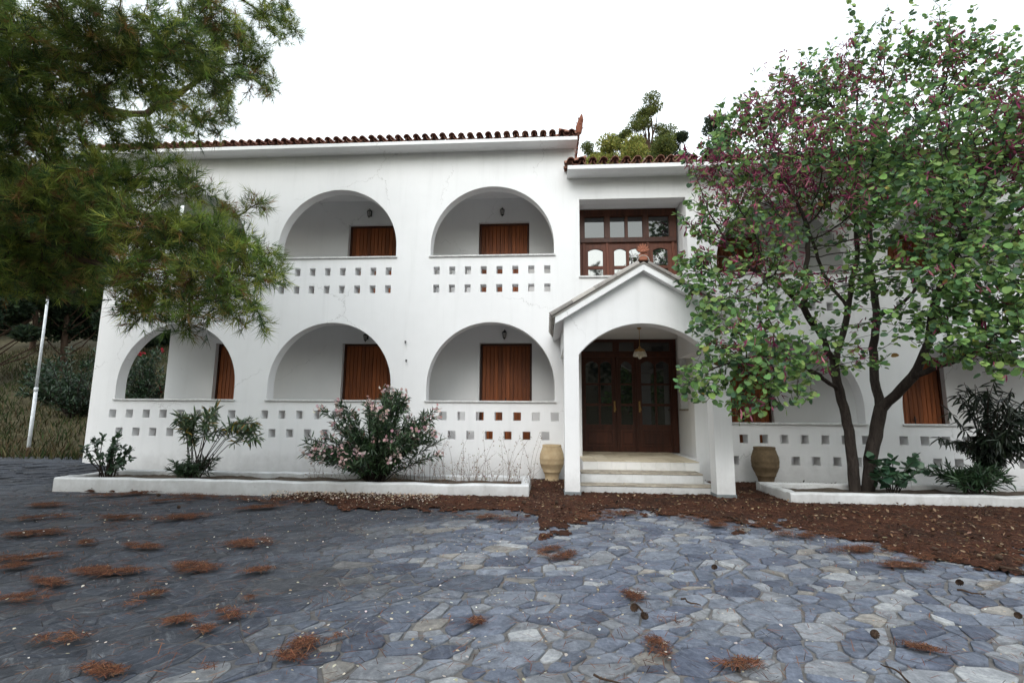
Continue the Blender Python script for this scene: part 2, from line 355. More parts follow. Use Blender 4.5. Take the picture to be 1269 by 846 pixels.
# paving sheet of mortar under the flagstones (follows the gentle rise at the building's corner)
px = np.linspace(-13.2, 16, 118); py = np.linspace(-9, 11.3, 84); GX, GY = np.meshgrid(px, py)
edge = 10.55 + 0.2*np.sin(GX*1.3) 
GZ = terrain(GX, GY) + 0.034
GZ = np.where((GY > edge) & (GX < -9.7), GZ-0.09, GZ)
idx = np.arange(GX.size).reshape(GX.shape); F = np.stack([idx[:-1,:-1], idx[:-1,1:], idx[1:,1:], idx[1:,:-1]], -1).reshape(-1, 4)
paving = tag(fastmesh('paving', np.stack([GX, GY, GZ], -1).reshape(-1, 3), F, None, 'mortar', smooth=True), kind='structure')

# crazy paving: power diagram cells, shrunk, each a low bevelled slab
def clip_poly(poly, a, b_, c_):                       # keep a*x+b*y <= c
    out = []
    for i in range(len(poly)):
        p, q = poly[i], poly[(i+1) % len(poly)]; dp, dq = a*p[0]+b_*p[1]-c_, a*q[0]+b_*q[1]-c_
        if dp <= 0: out.append(p)
        if (dp < 0 < dq) or (dq < 0 < dp):
            t = dp/(dp-dq); out.append((p[0]+t*(q[0]-p[0]), p[1]+t*(q[1]-p[1])))
    return out
def flagstones():
    sx0, sx1, sy0, sy1 = -12.5, 9.5, 1.7, 10.4
    rs = np.random.default_rng(5); pts = []; rad = []
    ca, sa = math.cos(0.5), math.sin(0.5); ST = 1.35
    def warp(x, y): u, v_ = ca*x+sa*y, -sa*x+ca*y; return u/ST, v_*1.08
    tries = 0; cell = {}
    while tries < 120000:
        tries += 1
        x, y = rs.uniform(sx0, sx1), rs.uniform(sy0, sy1)
        if (y > 8.05 and x > -8.0) or (y < 5 and x < -9): continue
        big = 0.5+0.5*math.sin(x*1.1+1.3)*math.cos(y*1.3)
        r = rs.choice([0.06, 0.10, 0.145, 0.20, 0.26], p=[0.14, 0.26, 0.29, 0.20, 0.11])*(0.56+0.24*big)*(1.5 if x < -1.6 else 1.0)
        u, v_ = warp(x, y); k = (int(math.floor(u/0.5)), int(math.floor(v_/0.5))); ok = True
        for i in range(k[0]-1, k[0]+2):
            for j in range(k[1]-1, k[1]+2):
                for q in cell.get((i, j), ()):
                    if (pts[q][0]-u)**2+(pts[q][1]-v_)**2 < ((rad[q]+r)*0.93)**2: ok = False; break
                if not ok: break
            if not ok: break
        if ok: cell.setdefault(k, []).append(len(pts)); pts.append((u, v_)); rad.append(r)
    U = np.array(pts); Rr = np.array(rad); out = []
    for i in range(len(U)):
        d2 = ((U-U[i])**2).sum(1); nb = np.argsort(d2)[1:22]
        poly = [(U[i][0]-.6, U[i][1]-.6), (U[i][0]+.6, U[i][1]-.6), (U[i][0]+.6, U[i][1]+.6), (U[i][0]-.6, U[i][1]+.6)]
        for j in nb:
            a, b_ = U[j]-U[i]; c_ = 0.5*((U[j]**2).sum()-(U[i]**2).sum()+Rr[i]**2-Rr[j]**2)
            L_ = math.hypot(a, b_); gap = 0.004+0.009*rs.random()
            poly = clip_poly(poly, a, b_, c_-gap*L_)
            if len(poly) < 3: break
        if len(poly) < 3: continue
        halves = [poly]
        if Rr[i] > .07 and rs.random() < .68:
            an = rs.uniform(0, PI); a, b_ = math.cos(an), math.sin(an); c_ = a*U[i][0]+b_*U[i][1]+rs.normal(0, .35)*Rr[i]
            halves = [clip_poly(poly, a, b_, c_-.006), clip_poly(poly, -a, -b_, -c_-.006)]
        for poly in halves:
          if len(poly) < 3: continue
          w_ = [(ca*ST*p[0]-sa*p[1]/1.08, sa*ST*p[0]+ca*p[1]/1.08) for p in poly]
          # drop tiny edges, nudge corners, knock a few corners off
          q = []
          for p in w_:
              if not q or math.hypot(p[0]-q[-1][0], p[1]-q[-1][1]) > 0.022: q.append(p)
          if len(q) > 2 and math.hypot(q[0][0]-q[-1][0], q[0][1]-q[-1][1]) < 0.022: q.pop()
          if len(q) < 3: continue
          r_ = []
          for k in range(len(q)):
              p, a, b_ = np.array(q[k])+rs.normal(0, .005, 2), np.array(q[k-1]), np.array(q[(k+1) % len(q)])
              la, lb = np.linalg.norm(a-p), np.linalg.norm(b_-p); cut = min(0.013*rs.uniform(0.2, 1.8), la/3, lb/3)
              r_ += [p+(a-p)/la*cut, p+(b_-p)/lb*cut*rs.uniform(.6, 1.2)]
          out.append(np.array(r_))
    return out
def stone_data(P, rs, grime_shade=0.0):
    c = P.mean(0); z0 = float(terrain(np.array([c[0]]), np.array([c[1]]))[0]) + 0.034
    h = rs.uniform(0.009, 0.017)*(1-.72*grime_shade); tilt = rs.normal(0, 0.009, 2)*(1-.8*grime_shade); n_ = len(P)
    inn = c + (P-c)*0.965
    def zz(p, hh): return z0 + hh + (p-c)@tilt
    V = [(p[0], p[1], z0-0.02) for p in P] + [(p[0], p[1], zz(p, h*0.6)) for p in P] + [(p[0], p[1], zz(p, h)) for p in inn]
    Fs = []
    for k in range(n_):
        k2 = (k+1) % n_
        Fs += [(k, k2, n_+k2, n_+k), (n_+k, n_+k2, 2*n_+k2, 2*n_+k)]
    Fs.append(tuple(range(2*n_, 3*n_)))
    pal = [((.122,.140,.182), .34), ((.160,.178,.215), .27), ((.085,.098,.135), .15), ((.215,.226,.246), .15), ((.28,.29,.302), .045), ((.235,.222,.205), .045)]
    col = np.array(pal[rs.choice(len(pal), p=[q[1] for q in pal])][0])*rs.uniform(.85, 1.18)
    return V, Fs, col, c
def build_stones():
    rs = np.random.default_rng(3); data = []
    for P in flagstones():
        c = P.mean(0)
        lim = -0.75 + (c[1]-6.9)*0.10 + 0.4*math.sin(c[1]*2.1)+0.25*math.sin(c[1]*5)     # left of this line grime and painted-in pine shade darken the stones
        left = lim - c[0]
        if c[1] > 7.72 and not (-0.2 < c[0] < 3.5) and c[0] > -8.15: continue
        if c[1] > 8.0 and c[0] > -8.15: continue
        x, y = P[:, 0], P[:, 1]; area = 0.5*abs(np.dot(x, np.roll(y, 1))-np.dot(y, np.roll(x, 1)))
        if area < 0.0022: continue
        grime_shade = float(np.clip((left+.6)/1.9, 0, 1)); V, Fs, col, c = stone_data(P, rs, grime_shade)
        col = col*(1-grime_shade)+grime_shade*(np.array([.027, .031, .040])*rs.uniform(.7, 1.4)+col*.08)
        q, d = pix(np.array([c[0], c[1], 0.03])); vis = (0 < q[0] < PW and 0 < q[1] < PH and d > 0)
        data.append((area*CAMH/max(d, .1)**3 if vis else 0, V, Fs, col))
    data.sort(key=lambda t: -t[0])
    def mk(name, items):
        vs, fs, cs = [], [], []
        for _, V, Fs, col in items:
            o = len(vs); vs += V; fs += [tuple(i+o for i in f) for f in Fs]; cs += [tuple(col)+(random.random(),)]*len(V)
        me = bpy.data.meshes.new(name); me.from_pydata(vs, [], fs); a = me.attributes.new('col', 'FLOAT_COLOR', 'POINT')
        C = np.array(cs, np.float32); a.data.foreach_set('color', C.ravel())
        return obj(name, me, 'stone', paving)
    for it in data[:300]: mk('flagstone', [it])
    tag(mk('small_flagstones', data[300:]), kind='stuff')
build_stones()

# ------------------------------------------------------------------ the villa
villa = tag(empty('villa', (1.6, 10, 0)), 'two storey white plastered villa with arched loggias and red tiled roofs', 'building')
bpy.context.view_layer.update()
VO = Vector((1.6, 10, 0))
class VB(MB):                                          # builds in world coordinates under the villa's empty
    def build(s, name, material, parent=villa, smooth=False):
        o = obj(name, s.mesh(name, smooth), material, parent)
        if parent is villa: o.location = -VO
        return o
RAD = 1.312
def arch(x0, x1, sill, spring, n=40):
    cx, r = (x0+x1)/2, (x1-x0)/2
    return [(x0, sill), (x1, sill)] + [(cx+r*math.cos(PI*k/n), spring+r*math.sin(PI*k/n)) for k in range(n+1)]
def rect(x0, x1, z0, z1): return [(x0, z0), (x1, z0), (x1, z1), (x0, z1)]
LB = [(-9.19, -6.55), (-5.83, -3.20), (-2.45, 0.17)]
RB = [(3.47, 6.09), (6.79, 9.41), (10.1, 12.72)]
HX0, HX1, SPLIT = -9.75, 13.5, 0.62
S_L, S_U, R_L, R_U = 1.554, 4.606, 1.163, 4.16
holes = []
def hole_rows(cx, za, zb, sp, w_, h_, stag):
    for i in range(8): x = cx+(i-3.5)*sp; holes.append(rect(x-w_/2, x+w_/2, za-h_/2, za+h_/2))
    for i in range(7 if stag else 8): x = cx+(i-(3 if stag else 3.5))*sp; holes.append(rect(x-w_/2, x+w_/2, zb-h_/2, zb+h_/2))
for a, c in LB:
    holes.append(arch(a, c, S_L, 3.18-RAD)); holes.append(arch(a, c, S_U, 6.144-RAD))
    hole_rows((a+c)/2-0.01, 1.255, 0.875, 0.377, 0.155, 0.165, True); hole_rows((a+c)/2, 4.29, 3.90, 0.334, 0.125, 0.165, False)
for a, c in RB:
    holes.append(arch(a, c, R_L, 2.79-RAD)); holes.append(arch(a, c, R_U, 5.70-RAD))
    hole_rows((a+c)/2-0.03, 0.862, 0.455, 0.377, 0.155, 0.165, True); hole_rows((a+c)/2, 3.85, 3.46, 0.334, 0.125, 0.165, False)
holes.append(rect(0.706, 2.90, 4.126, 5.804)); holes.append(rect(0.70, 2.89, 0.02, 2.985))
TK = 0.25
VB().panel([(HX0, -.3), (HX1, -.3), (HX1, 6.45), (SPLIT, 6.45), (SPLIT, 7.12), (HX0, 7.12)], holes, 10.0, 10.0+TK).build('facade_wall', 'plaster')
# back wall of the loggias with door openings
DOORS = [(-8.02, 0.55, 2.94), (-4.85, 0.55, 2.94), (-1.55, 0.55, 2.94), (-8.02, 3.6, 5.90), (-4.86, 3.6, 5.90), (-1.62, 3.6, 5.90),
         (3.80, .2, 2.55), (7.45, .2, 2.55), (10.9, .2, 2.55), (3.75, 3.2, 5.45), (7.45, 3.2, 5.45), (10.9, 3.2, 5.45)]
DW = 1.22; BY = 11.4
VB().panel([(-9.22, -.3), (13.3, -.3), (13.3, 6.2), (.55, 6.2), (.55, 6.8), (-9.22, 6.8)], [rect(x, x+DW, z0, z1) for x, z0, z1 in DOORS], BY, BY+0.25).build('loggia_back_wall', 'inner')
# gable walls, body of the house behind
for x0, x1, dz, top in ((-9.75, -9.5, 0, 7.1), (13.25, 13.5, .42, 6.4)):      # loggia ends: parapets and lintels, open between
    for z0, z1 in ((-.3, S_L-dz), (3.25-dz, S_U-dz), (6.0-dz, top)): VB().box(x0, x1, 10.25, 11.62, z0, z1).build('end_parapet', 'plaster')
VB().box(-9.22, .62, BY+.25, 19.5, -.3, 7.05).build('house_body', 'plaster'); VB().box(.62, 13.3, BY+.25, 19.5, -.3, 6.4).build('house_body', 'plaster')
# slabs: floors and ceilings of the loggias
VB().box(-9.49, .53, 10.25, 11.4, -.2, .55).build('loggia_floor', 'ledge'); VB().box(-9.49, .53, 10.25, 11.4, 3.36, 3.6).build('loggia_floor', 'inner')
VB().box(-9.49, .53, 10.25, 11.4, 6.5, 6.7).build('loggia_ceiling', 'inner')
VB().box(3.06, 13.24, 10.25, 11.4, -.2, .2).build('loggia_floor', 'ledge'); VB().box(3.06, 13.24, 10.25, 11.4, 2.95, 3.2).build('loggia_floor', 'inner')
VB().box(3.06, 13.24, 10.25, 11.4, 6.05, 6.25).build('loggia_ceiling', 'inner')
# partitions beside the entrance; the right one has a ledge opening
v = VB(); v.box(.535, .70, 10.25, 11.4, -.2, 6.45); v.build('partition_wall', 'inner')
m_ = MB(); m_.panel([(10.25, -.2), (11.4, -.2), (11.4, 6.2), (10.25, 6.2)], [rect(10.4, 10.95, 1.42, 2.75)], 2.895, 3.055)
v = VB(); v.add([(y, x, z) for x, y, z in m_.v], [tuple(reversed(f)) for f in m_.f]); v.build('partition_wall', 'inner')
VB().bbox(2.86, 3.09, 10.385, 10.965, 1.40, 1.435).build('ledge', 'step_t')
VB().box(.70, 2.895, 10.25, 11.4, 2.985, 3.15).build('entrance_ceiling', 'inner')
v = VB(); v.box(.70, 2.895, 10.25, 11.4, 5.83, 6.0); v.build('window_recess_ceiling', 'inner')
VB().box(.70, 2.895, 10.25, 11.4, 4.0, 4.12).build('window_recess_floor', 'inner')
VB().bbox(2.885, 3.19, 9.95, 9.998, .0, 2.985).build('pilaster', 'plaster'); VB().bbox(.40, .705, 9.95, 9.998, .0, 2.985).build('pilaster', 'plaster')
# sills
for a, c in LB:
    VB().bbox(a-.03, c+.03, 9.965, 10.27, S_L-.022, S_L+.012, .004).build('sill_ledge', 'ledge'); VB().bbox(a-.03, c+.03, 9.965, 10.27, S_U-.022, S_U+.012, .004).build('sill_ledge', 'ledge')
for a, c in RB:
    VB().bbox(a-.03, c+.03, 9.965, 10.27, R_L-.022, R_L+.012, .004).build('sill_ledge', 'ledge'); VB().bbox(a-.03, c+.03, 9.965, 10.27, R_U-.022, R_U+.012, .004).build('sill_ledge', 'ledge')
VB().bbox(.68, 2.92, 9.965, 10.27, 4.10, 4.138, .004).build('sill_ledge', 'ledge')

for hx, hz_ in ((503, 423), (504, 446)):
    p = at(hx, hz_, 9.99); VB().tube([(p[0], 10.0, p[2]), (p[0], 9.93, p[2]), (p[0]+.01, 9.925, p[2]-.05)], .011, 6).build('wall_hook', 'iron')
# shuttered doors: frame + boards
def shutter(x, z0, z1):
    fr = VB(); fr.panel(rect(x+.004, x+DW-.004, z0+.003, z1-.004), [rect(x+.045, x+DW-.045, z0+.05, z1-.045)], BY+.11, BY+.2)
    d = fr.build('shutter_door', 'wood'); nb = 12; w_ = (DW-.094)/nb
    H = z1-z0-.10
    me = MB().bbox(-w_/2+.003, w_/2-.003, -.014, .014, 0, H, .004).mesh('board')
    for k in range(nb):
        o = obj('board', me, 'shutter', d, (x+.047+w_*(k+.5), BY+.15+random.uniform(-.002, .002), z0+.052))
    VB().box(x+.05, x+DW-.05, BY+.17, BY+.19, z0+.06, z1-.05).build('backing', 'wood', d)
    hm = MB(); hm.bbox(x+DW/2-.012, x+DW/2+.012, BY+.118, BY+.137, z0+.95, z0+1.12); hm.tube([(x+DW/2, BY+.12, z0+1.05), (x+DW/2, BY+.08, z0+1.05), (x+DW/2-.09, BY+.075, z0+1.045)], .009, 6)
    hm.build('handle', 'iron', d)
for d_ in DOORS: shutter(*d_)

# glazed joinery: a frame panel with openings, panes behind
def archrect(x0, x1, z0, z1, rise, n=8):
    pts = [(x0, z0), (x1, z0)]
    for k in range(n+1):
        t = k/n; pts.append((x1+(x0-x1)*t, z1-rise+rise*math.sin(PI*t)))
    return pts
ent = VB(); ops = []
EX0, EX1, EZ0, EZ1, EY = .715, 2.88, .50, 2.98, 11.15
def ex(px_): return EX0 + (px_-187)/(553-187)*(EX1-EX0)
def ez(py_): return EZ1 - (py_-185)/(602-185)*(EZ1-EZ0)
pc = []
for a, c, rise in ((215, 262, .07), (270, 312, .07), (345, 388, .09), (422, 470, .07), (478, 525, .07)):
    for j, (t, b_) in enumerate(((268, 351), (358, 426), (435, 503))):
        pc.append(archrect(ex(a), ex(c), ez(b_), ez(t), rise) if j == 0 else rect(ex(a), ex(c), ez(b_), ez(t)))
for a, c in ((205, 318), (342, 398), (418, 530)): pc.append(rect(ex(a), ex(c), ez(230), ez(196)))
ent.panel(rect(EX0, EX1, EZ0, EZ1), pc, EY, EY+.07); entd = ent.build('entrance_door', 'wood')
for p in pc:
    xs_, zs_ = [q[0] for q in p], [q[1] for q in p]
    VB().box(min(xs_)-.008, max(xs_)+.008, EY+.03, EY+.036, min(zs_)-.008, max(zs_)+.008).build('pane', 'glass', entd)
for a, c in ((212, 318), (343, 394), (418, 527)):
    x0, x1, z0, z1 = ex(a), ex(c), ez(583), ez(522)
    v = VB(); v.panel(rect(x0, x1, z0, z1), [rect(x0+.035, x1-.035, z0+.035, z1-.035)], EY-.014, EY-.001); v.bbox(x0+.06, x1-.06, EY-.012, EY-.001, z0+.06, z1-.06, .008); v.build('raised_panel', 'wood', entd)
for a in (197, 331, 403, 535):
    VB().bbox(ex(a)-.022, ex(a)+.022, EY-.03, EY-.001, EZ0+.01, ez(240), .006).build('cover_strip', 'wood', entd)
VB().bbox(EX0+.01, EX1-.01, EY-.045, EY-.002, ez(252), ez(236), .008).build('transom_rail', 'wood', entd)
for a in (321, 413):
    v = VB(); v.bbox(ex(a)-.018, ex(a)+.018, EY-.012, EY-.001, 1.36, 1.60, .004); v.tube([(ex(a), EY-.01, 1.5), (ex(a), EY-.06, 1.5), (ex(a)+.02, EY-.065, 1.40)], .009, 6); v.build('handle', 'brass', entd)
win = VB(); WX0, WX1, WZ0, WZ1, WY = .74, 2.86, 4.13, 5.825, 10.62
def wx(p_): return WX0 + (p_-78)/(972-78)*(WX1-WX0)
def wz(p_): return WZ1 - (p_-160)/(775-160)*(WZ1-WZ0-.03)
pc = [rect(wx(a), wx(c), wz(400), wz(220)) for a, c in ((130, 310), (365, 500), (530, 665), (722, 905))]
for a, c in ((158, 295), (398, 508), (535, 648), (752, 885)):
    pc.append(archrect(wx(a), wx(c), wz(638), wz(492), .05)); pc.append(rect(wx(a), wx(c), wz(765), wz(662)))
win.panel(rect(WX0, WX1, WZ0, WZ1), pc, WY, WY+.07); wd = win.build('window_frame', 'wood2')
for p in pc:
    xs_, zs_ = [q[0] for q in p], [q[1] for q in p]
    VB().box(min(xs_)-.006, max(xs_)+.006, WY+.03, WY+.036, min(zs_)-.006, max(zs_)+.006).build('pane', 'glass2' if max(zs_) < wz(405) else 'glass', wd)
for a in (118, 335, 705, 935): VB().bbox(wx(a)-.028, wx(a)+.028, WY-.03, WY-.001, WZ0+.01, wz(430), .006).build('cover_strip', 'wood2', wd)
VB().bbox(WX0+.01, WX1-.01, WY-.05, WY-.001, wz(445), wz(405), .008).build('transom_rail', 'wood', wd)
v = VB(); v.panel(rect(WX0+.005, WX1-.005, wz(405), WZ1-.003), [rect(wx(a)-.005, wx(c)+.005, wz(400)-.005, wz(220)+.005) for a, c in ((130, 310), (365, 500), (530, 665), (722, 905))], WY-.025, WY-.001); v.build('upper_frame', 'wood', wd)

# eaves, roofs and their barrel tiles
def barrel(r0, r1, ln, th=.013, n=9, up=True):
    m_ = MB(); P = []
    for y, r in ((0, r0), (ln, r1)):
        for rr in (r, r-th):
            P += [(rr*math.cos(PI*k/n), y, (1 if up else -1)*rr*math.sin(PI*k/n)) for k in range(n+1)]
    q = n+1; fs = []
    for k in range(n):
        fs += [(k, k+1, 2*q+k+1, 2*q+k), (q+k+1, q+k, 3*q+k, 3*q+k+1), (k+1, k, q+k, q+k+1), (2*q+k, 2*q+k+1, 3*q+k+1, 3*q+k)]
    if not up: fs = [tuple(reversed(f)) for f in fs]
    m_.add(P, fs); return m_
def roof(x0, x1, zs, ov, sp, slope, fh, side_tiles):
    yf = 10-ov
    VB().box(x0, x1, yf, 10.25, zs, zs+fh).build('eave_slab', 'plaster')
    base = VB(); zt = zs+fh+.012; rise = (15.6-yf)*math.tan(slope)
    xb0, xb1 = x0+3.2, x1-3.2
    # hipped underlay, both slopes corrugated like laid tiles
    P = []; Fc = []; nx_ = int((x1-x0)/sp)*6
    m2 = MB(); rows = 14
    for j in range(rows+1):
        for i in range(nx_+1):
            x = x0+(x1-x0)*i/nx_; t = j/rows; y = yf+.30+t*(15.6-yf-.30); z = zt+.03+(y-yf)*math.tan(slope)
            z = min(z, zt+.03+(x-x0+.02)*math.tan(slope)*1.3, zt+.03+(x1+.02-x)*math.tan(slope)*1.3)
            P.append((x, y, z+.035*math.cos(2*PI*i/6)+(.012 if j % 2 else 0)))
    for j in range(rows):
        for i in range(nx_): Fc.append((j*(nx_+1)+i, j*(nx_+1)+i+1, (j+1)*(nx_+1)+i+1, (j+1)*(nx_+1)+i))
    o = len(P)
    for i in range(nx_+1): x, y, z = P[rows*(nx_+1)+i]; P.append((x, 19.9, min(z, zt+.05)))
    for i in range(nx_): Fc.append((rows*(nx_+1)+i, rows*(nx_+1)+i+1, o+i+1, o+i))
    base.add(P, Fc); rf = base.build('roof', 'tile', smooth=True)
    cov = barrel(sp*.37, sp*.33, .46).mesh('roof_tile'); pan = barrel(sp*.40, sp*.36, .46, up=False).mesh('roof_tile')
    k = 0; x = x0+.06
    while x < x1-.05:
        dz = random.uniform(-.006, .006)
        for me, xx, zz, dy in ((cov, x, zt+.052, -.045), (pan, x+sp/2, zt+.072, -.02)):
            if xx > x1-.03: continue
            t_ = obj('roof_tile', me, 'tile', rf, (xx+random.uniform(-.007, .007), yf+dy+random.uniform(-.012, .012), zz+dz)); t_.rotation_euler = (slope, random.uniform(-.03, .03), random.uniform(-.03, .03))
        x += sp
    for sx, on_ in ((x1, side_tiles[1]), (x0, side_tiles[0])):       # tiles turned along the hip end
        y = yf+.1
        while on_ and y < 15:
            t_ = obj('roof_tile', cov, 'tile', rf, (sx+(.05 if sx == x1 else -.05), y, zt+.05)); t_.rotation_euler = (slope, 0, PI/2 if sx == x1 else -PI/2); y += sp
    return rf, zt
rfL, ztL = roof(-9.95, .66, 6.955, .36, .193, math.radians(15), .08, (True, True))
rfR, ztR = roof(.45, 13.9, 6.275, .42, .225, math.radians(15), .085, (True, True))
rfL['label'] = 'upper red tiled roof over the left wing'; rfR['label'] = 'lower red tiled roof over the entrance and right wing'
# hip tiles climbing from the right corner of the upper roof with a spiky terracotta finial
hip = barrel(.085, .075, .40).mesh('hip_tile')
for k in range(5):
    o = obj('hip_tile', hip, 'tile', rfL, (.60-.30*k, 9.74+.26*k, ztL+.10+.075*k)); o.rotation_euler = (math.radians(14), 0, math.radians(48))
v = VB(); fz = ztL+.13
v.tube([(.69, 9.70, fz-.05), (.70, 9.69, fz+.08), (.72, 9.67, fz+.17), (.74, 9.65, fz+.24), (.755, 9.63, fz+.34)], [.06, .075, .06, .055, .012], 9)
for k in range(9):
    t = k/9; z = fz+.02+.25*t; a = k*2.4
    v.tube([(.71, 9.68, z), (.71+.085*math.cos(a), 9.68+.085*math.sin(a), z+.045)], [.022, .006], 5)
v.build('finial', 'terra', rfL)

# porch: gabled front on two posts, rake boards, roof, steps
PX0, PX1, PY, PC = .29, 2.90, 8.05, 1.585
ax0, ax1, spr, top = .53, 2.62, 2.28, 2.79
hs = (ax1-ax0)/2; rise = top-spr; R_ = (hs*hs+rise*rise)/(2*rise); cz = top-R_; th = math.asin(hs/R_)
out = [(PX0, 0.03), (ax0, 0.03)] + [((ax0+ax1)/2-R_*math.sin(th*(1-2*k/28)), cz+R_*math.cos(th*(1-2*k/28))) for k in range(29)] + [(ax1, 0.03), (PX1, 0.03), (PX1, 2.88), (PC, 3.66), (PX0, 2.88)]
pf = VB(); pf.panel(out, [], PY, PY+.27); porch = pf.build('porch_front', 'plaster')
for x0 in (PX0, PX1-.29): VB().box(x0+(0 if x0 > 1 else 0), x0+(.24 if x0 < 1 else .29), PY+.27, 9.95, 2.42, 2.98).build('porch_beam', 'plaster')
VB().box(PX0+.02, PX1-.02, PY+.272, 9.998, 2.985, 3.06).build('porch_ceiling', 'inner')
for x0, x1 in ((PX0, ax0), (ax1, PX1)):
    v = VB(); v.bbox(x0-.012, x1+.012, PY-.012, PY+.282, 0.0, .115, .004); v.build('post_plinth', 'plinth')
sl_ = math.atan2(3.74-2.86, 1.45)
def rakepoly(off, thk, ext):                           # chevron band in X-Z, lower edge offset 'off' above the gable line
    e0, e1, ap = (PC-1.44-ext, 2.845-ext*math.tan(sl_)+off), (PC+1.44+ext, 2.845-ext*math.tan(sl_)+off), (PC, 3.72+off)
    return [e0, ap, e1, (e1[0], e1[1]+thk), (ap[0], ap[1]+thk), (e0[0], e0[1]+thk)]
def chev(off, thk, ext, y0, y1):
    P = rakepoly(off, thk, ext); v = VB()
    v.panel([P[0], P[1], P[4], P[5]][::1], [], y0, y1); v.panel([P[1], P[2], P[3], P[4]], [], y0, y1); return v
chev(-.075, .115, 0, PY-.13, 9.996).build('porch_roof_slab', 'plaster')
pr_ = chev(.043, .018, .03, PY-.15, 9.994).build('porch_roof', 'tile_grey')
pr_['label'] = 'small gabled porch roof of lichened tiles'
cov = barrel(.075, .066, .42).mesh('roof_tile'); pan = barrel(.08, .07, .42, up=False).mesh('roof_tile')
for side in (-1, 1):
    for r in range(4):
        for k in range(10):
            y = PY-.10+k*.205; d = 1.50-r*.36
            for me, dy, dz in ((cov, 0, .075), (pan, .1, .105)):
                if y+dy > 9.9: continue
                x = PC+side*d; z = 3.72+.061-d*math.tan(sl_)*.985+dz-.068
                o = obj('roof_tile', me, 'tile_grey', pr_, (x, y+dy, z+random.uniform(-.004, .004)))
                o.rotation_euler = (sl_, 0, PI/2 if side > 0 else -PI/2)
rid = barrel(.10, .09, .42).mesh('ridge_tile')
for k in range(5): o = obj('ridge_tile', rid, 'tile_grey', pr_, (PC, PY-.14+k*.38, 3.80)); o.rotation_euler = (.02, 0, 0)
# palmette antefix
v = VB(); ax_, az_ = PC, 3.87; v.bbox(ax_-.07, ax_+.07, PY-.14, PY-.08, az_-.06, az_+.05, .01); 
for k in range(7):
    a = PI*(k+.5)/7; c0 = (ax_+.02*math.cos(a), PY-.11, az_+.08)
    v.tube([c0, (ax_+.06*math.cos(a), PY-.115, az_+.09+.06*math.sin(a)), (ax_+.105*math.cos(a), PY-.12, az_+.10+.13*math.sin(a))], [.012, .022, .012], 6)
v.lathe([(0, .05), (.04, .06), (.055, .085), (.04, .11), (0, .12)], (ax_, PY-.12, az_), 12)
v.build('antefix', 'terra', pr_)
# steps and landing
ld = VB(); ld.box(.64, 2.66, 9.06, 9.949, .02, .487); ld.box(.701, 2.889, 9.9485, 11.2, .02, .487); ldo = ld.build('landing', 'inner')
tw = .2535
for i in range(8):
    for j in range(8):
        x, y = .645+i*tw, 9.05+j*.27
        x1_ = x+tw-.006
        if y > 11.1: continue
        MB().bbox(0, tw-.006, 0, .264, 0, .014, .003)
        o = obj('floor_tile', bpy.data.meshes.get('floor_tile') or MB().bbox(0, tw-.006, 0, .264, 0, .014, .003).mesh('floor_tile'), 'ftile', ldo, (x, y, .488+random.uniform(0, .002)))
    o = obj('riser_tile', bpy.data.meshes.get('riser_tile') or MB().bbox(0, tw-.005, 0, .012, 0, .15, .003).mesh('riser_tile'), 'wtile', ldo, (.645+i*tw, 9.046-.001*i % .003, .334))
st2 = VB(); st2.bbox(.575, 2.60, 8.62, 9.058, .02, .325, .01); s2 = st2.build('step', 'rim')
st1 = VB(); st1.bbox(.533, 2.74, 8.335, 8.618, .02, .165, .012); st1.bbox(2.603, 2.80, 8.6, 9.3, .02, .165, .012); s1 = st1.build('step', 'rim')
def treads(par, x0, x1, y0, y1, z, n_):
    w_ = (x1-x0)/n_
    for i in range(n_): VB().bbox(x0+i*w_+.003, x0+(i+1)*w_-.003, y0-.012, y1, z, z+.022+random.uniform(0, .004), .006).build('tread_slab', 'step_t', par)
treads(s2, .58, 2.595, 8.625, 9.04, .327, 3); treads(s1, .54, 2.735, 8.34, 8.615, .167, 3)

# ------------------------------------------------------------------ lamps
def lantern(x, z, label):
    t = empty('wall_lantern', (x, BY, z))
    MB().bbox(-.03, .03, -.014, -.001, -.05, .11).tube([(0, -.01, .07), (0, -.06, .12), (0, -.12, .10)], .009, 6).build('bracket', 'iron', t)
    MB().lathe([(.0, .085), (.02, .075), (.05, .05), (.062, .03), (.055, .028), (0, .03)], (0, -.12, 0), 6).build('cap', 'iron', t)
    MB().lathe([(.05, .03), (.03, -.085), (0, -.085)], (0, -.12, 0), 6).build('pane', 'lanternglass', t)
    c = MB().lathe([(0, -.084), (.034, -.086), (.02, -.10), (.006, -.125), (0, -.125)], (0, -.12, 0), 6)
    for k in range(6):
        a = PI/3*k; c.tube([(.052*math.cos(a), -.12+.052*math.sin(a), .032), (.032*math.cos(a), -.12+.032*math.sin(a), -.088)], .004, 4)
    c.build('cage', 'iron', t)
    tag(t, label, 'lantern', 'wall lanterns above the shuttered doors')
def lx(p_, q_): a = at(p_, q_, BY-.12); return a[0], a[2]
for (p_, q_, s_) in ((625, 414, 'black iron wall lantern above the ground floor shuttered door nearest the porch'),
                     (622.5, 262, 'black iron wall lantern above the upper shuttered door beside the big rectangular window'),
                     (453, 417, 'black iron wall lantern half hidden by the arch behind the pink oleander'),
                     (457.5, 264, 'black iron wall lantern at the upper arch next to the pine branches')):
    x_, z_ = lx(p_, q_); lantern(x_, z_, s_)
lp = on(792, 406, 2.984); lx_, ly_ = lp[0], lp[1]
t = empty('pendant_lamp', (lx_, ly_, 2.984))
MB().lathe([(0, 0), (.045, -.002), (.04, -.02), (.012, -.035), (0, -.036)], n=16).build('ceiling_rose', 'brass', t, True)
MB().tube([(0, 0, -.03), (0, 0, -.40)], .006, 6).build('stem', 'brass', t)
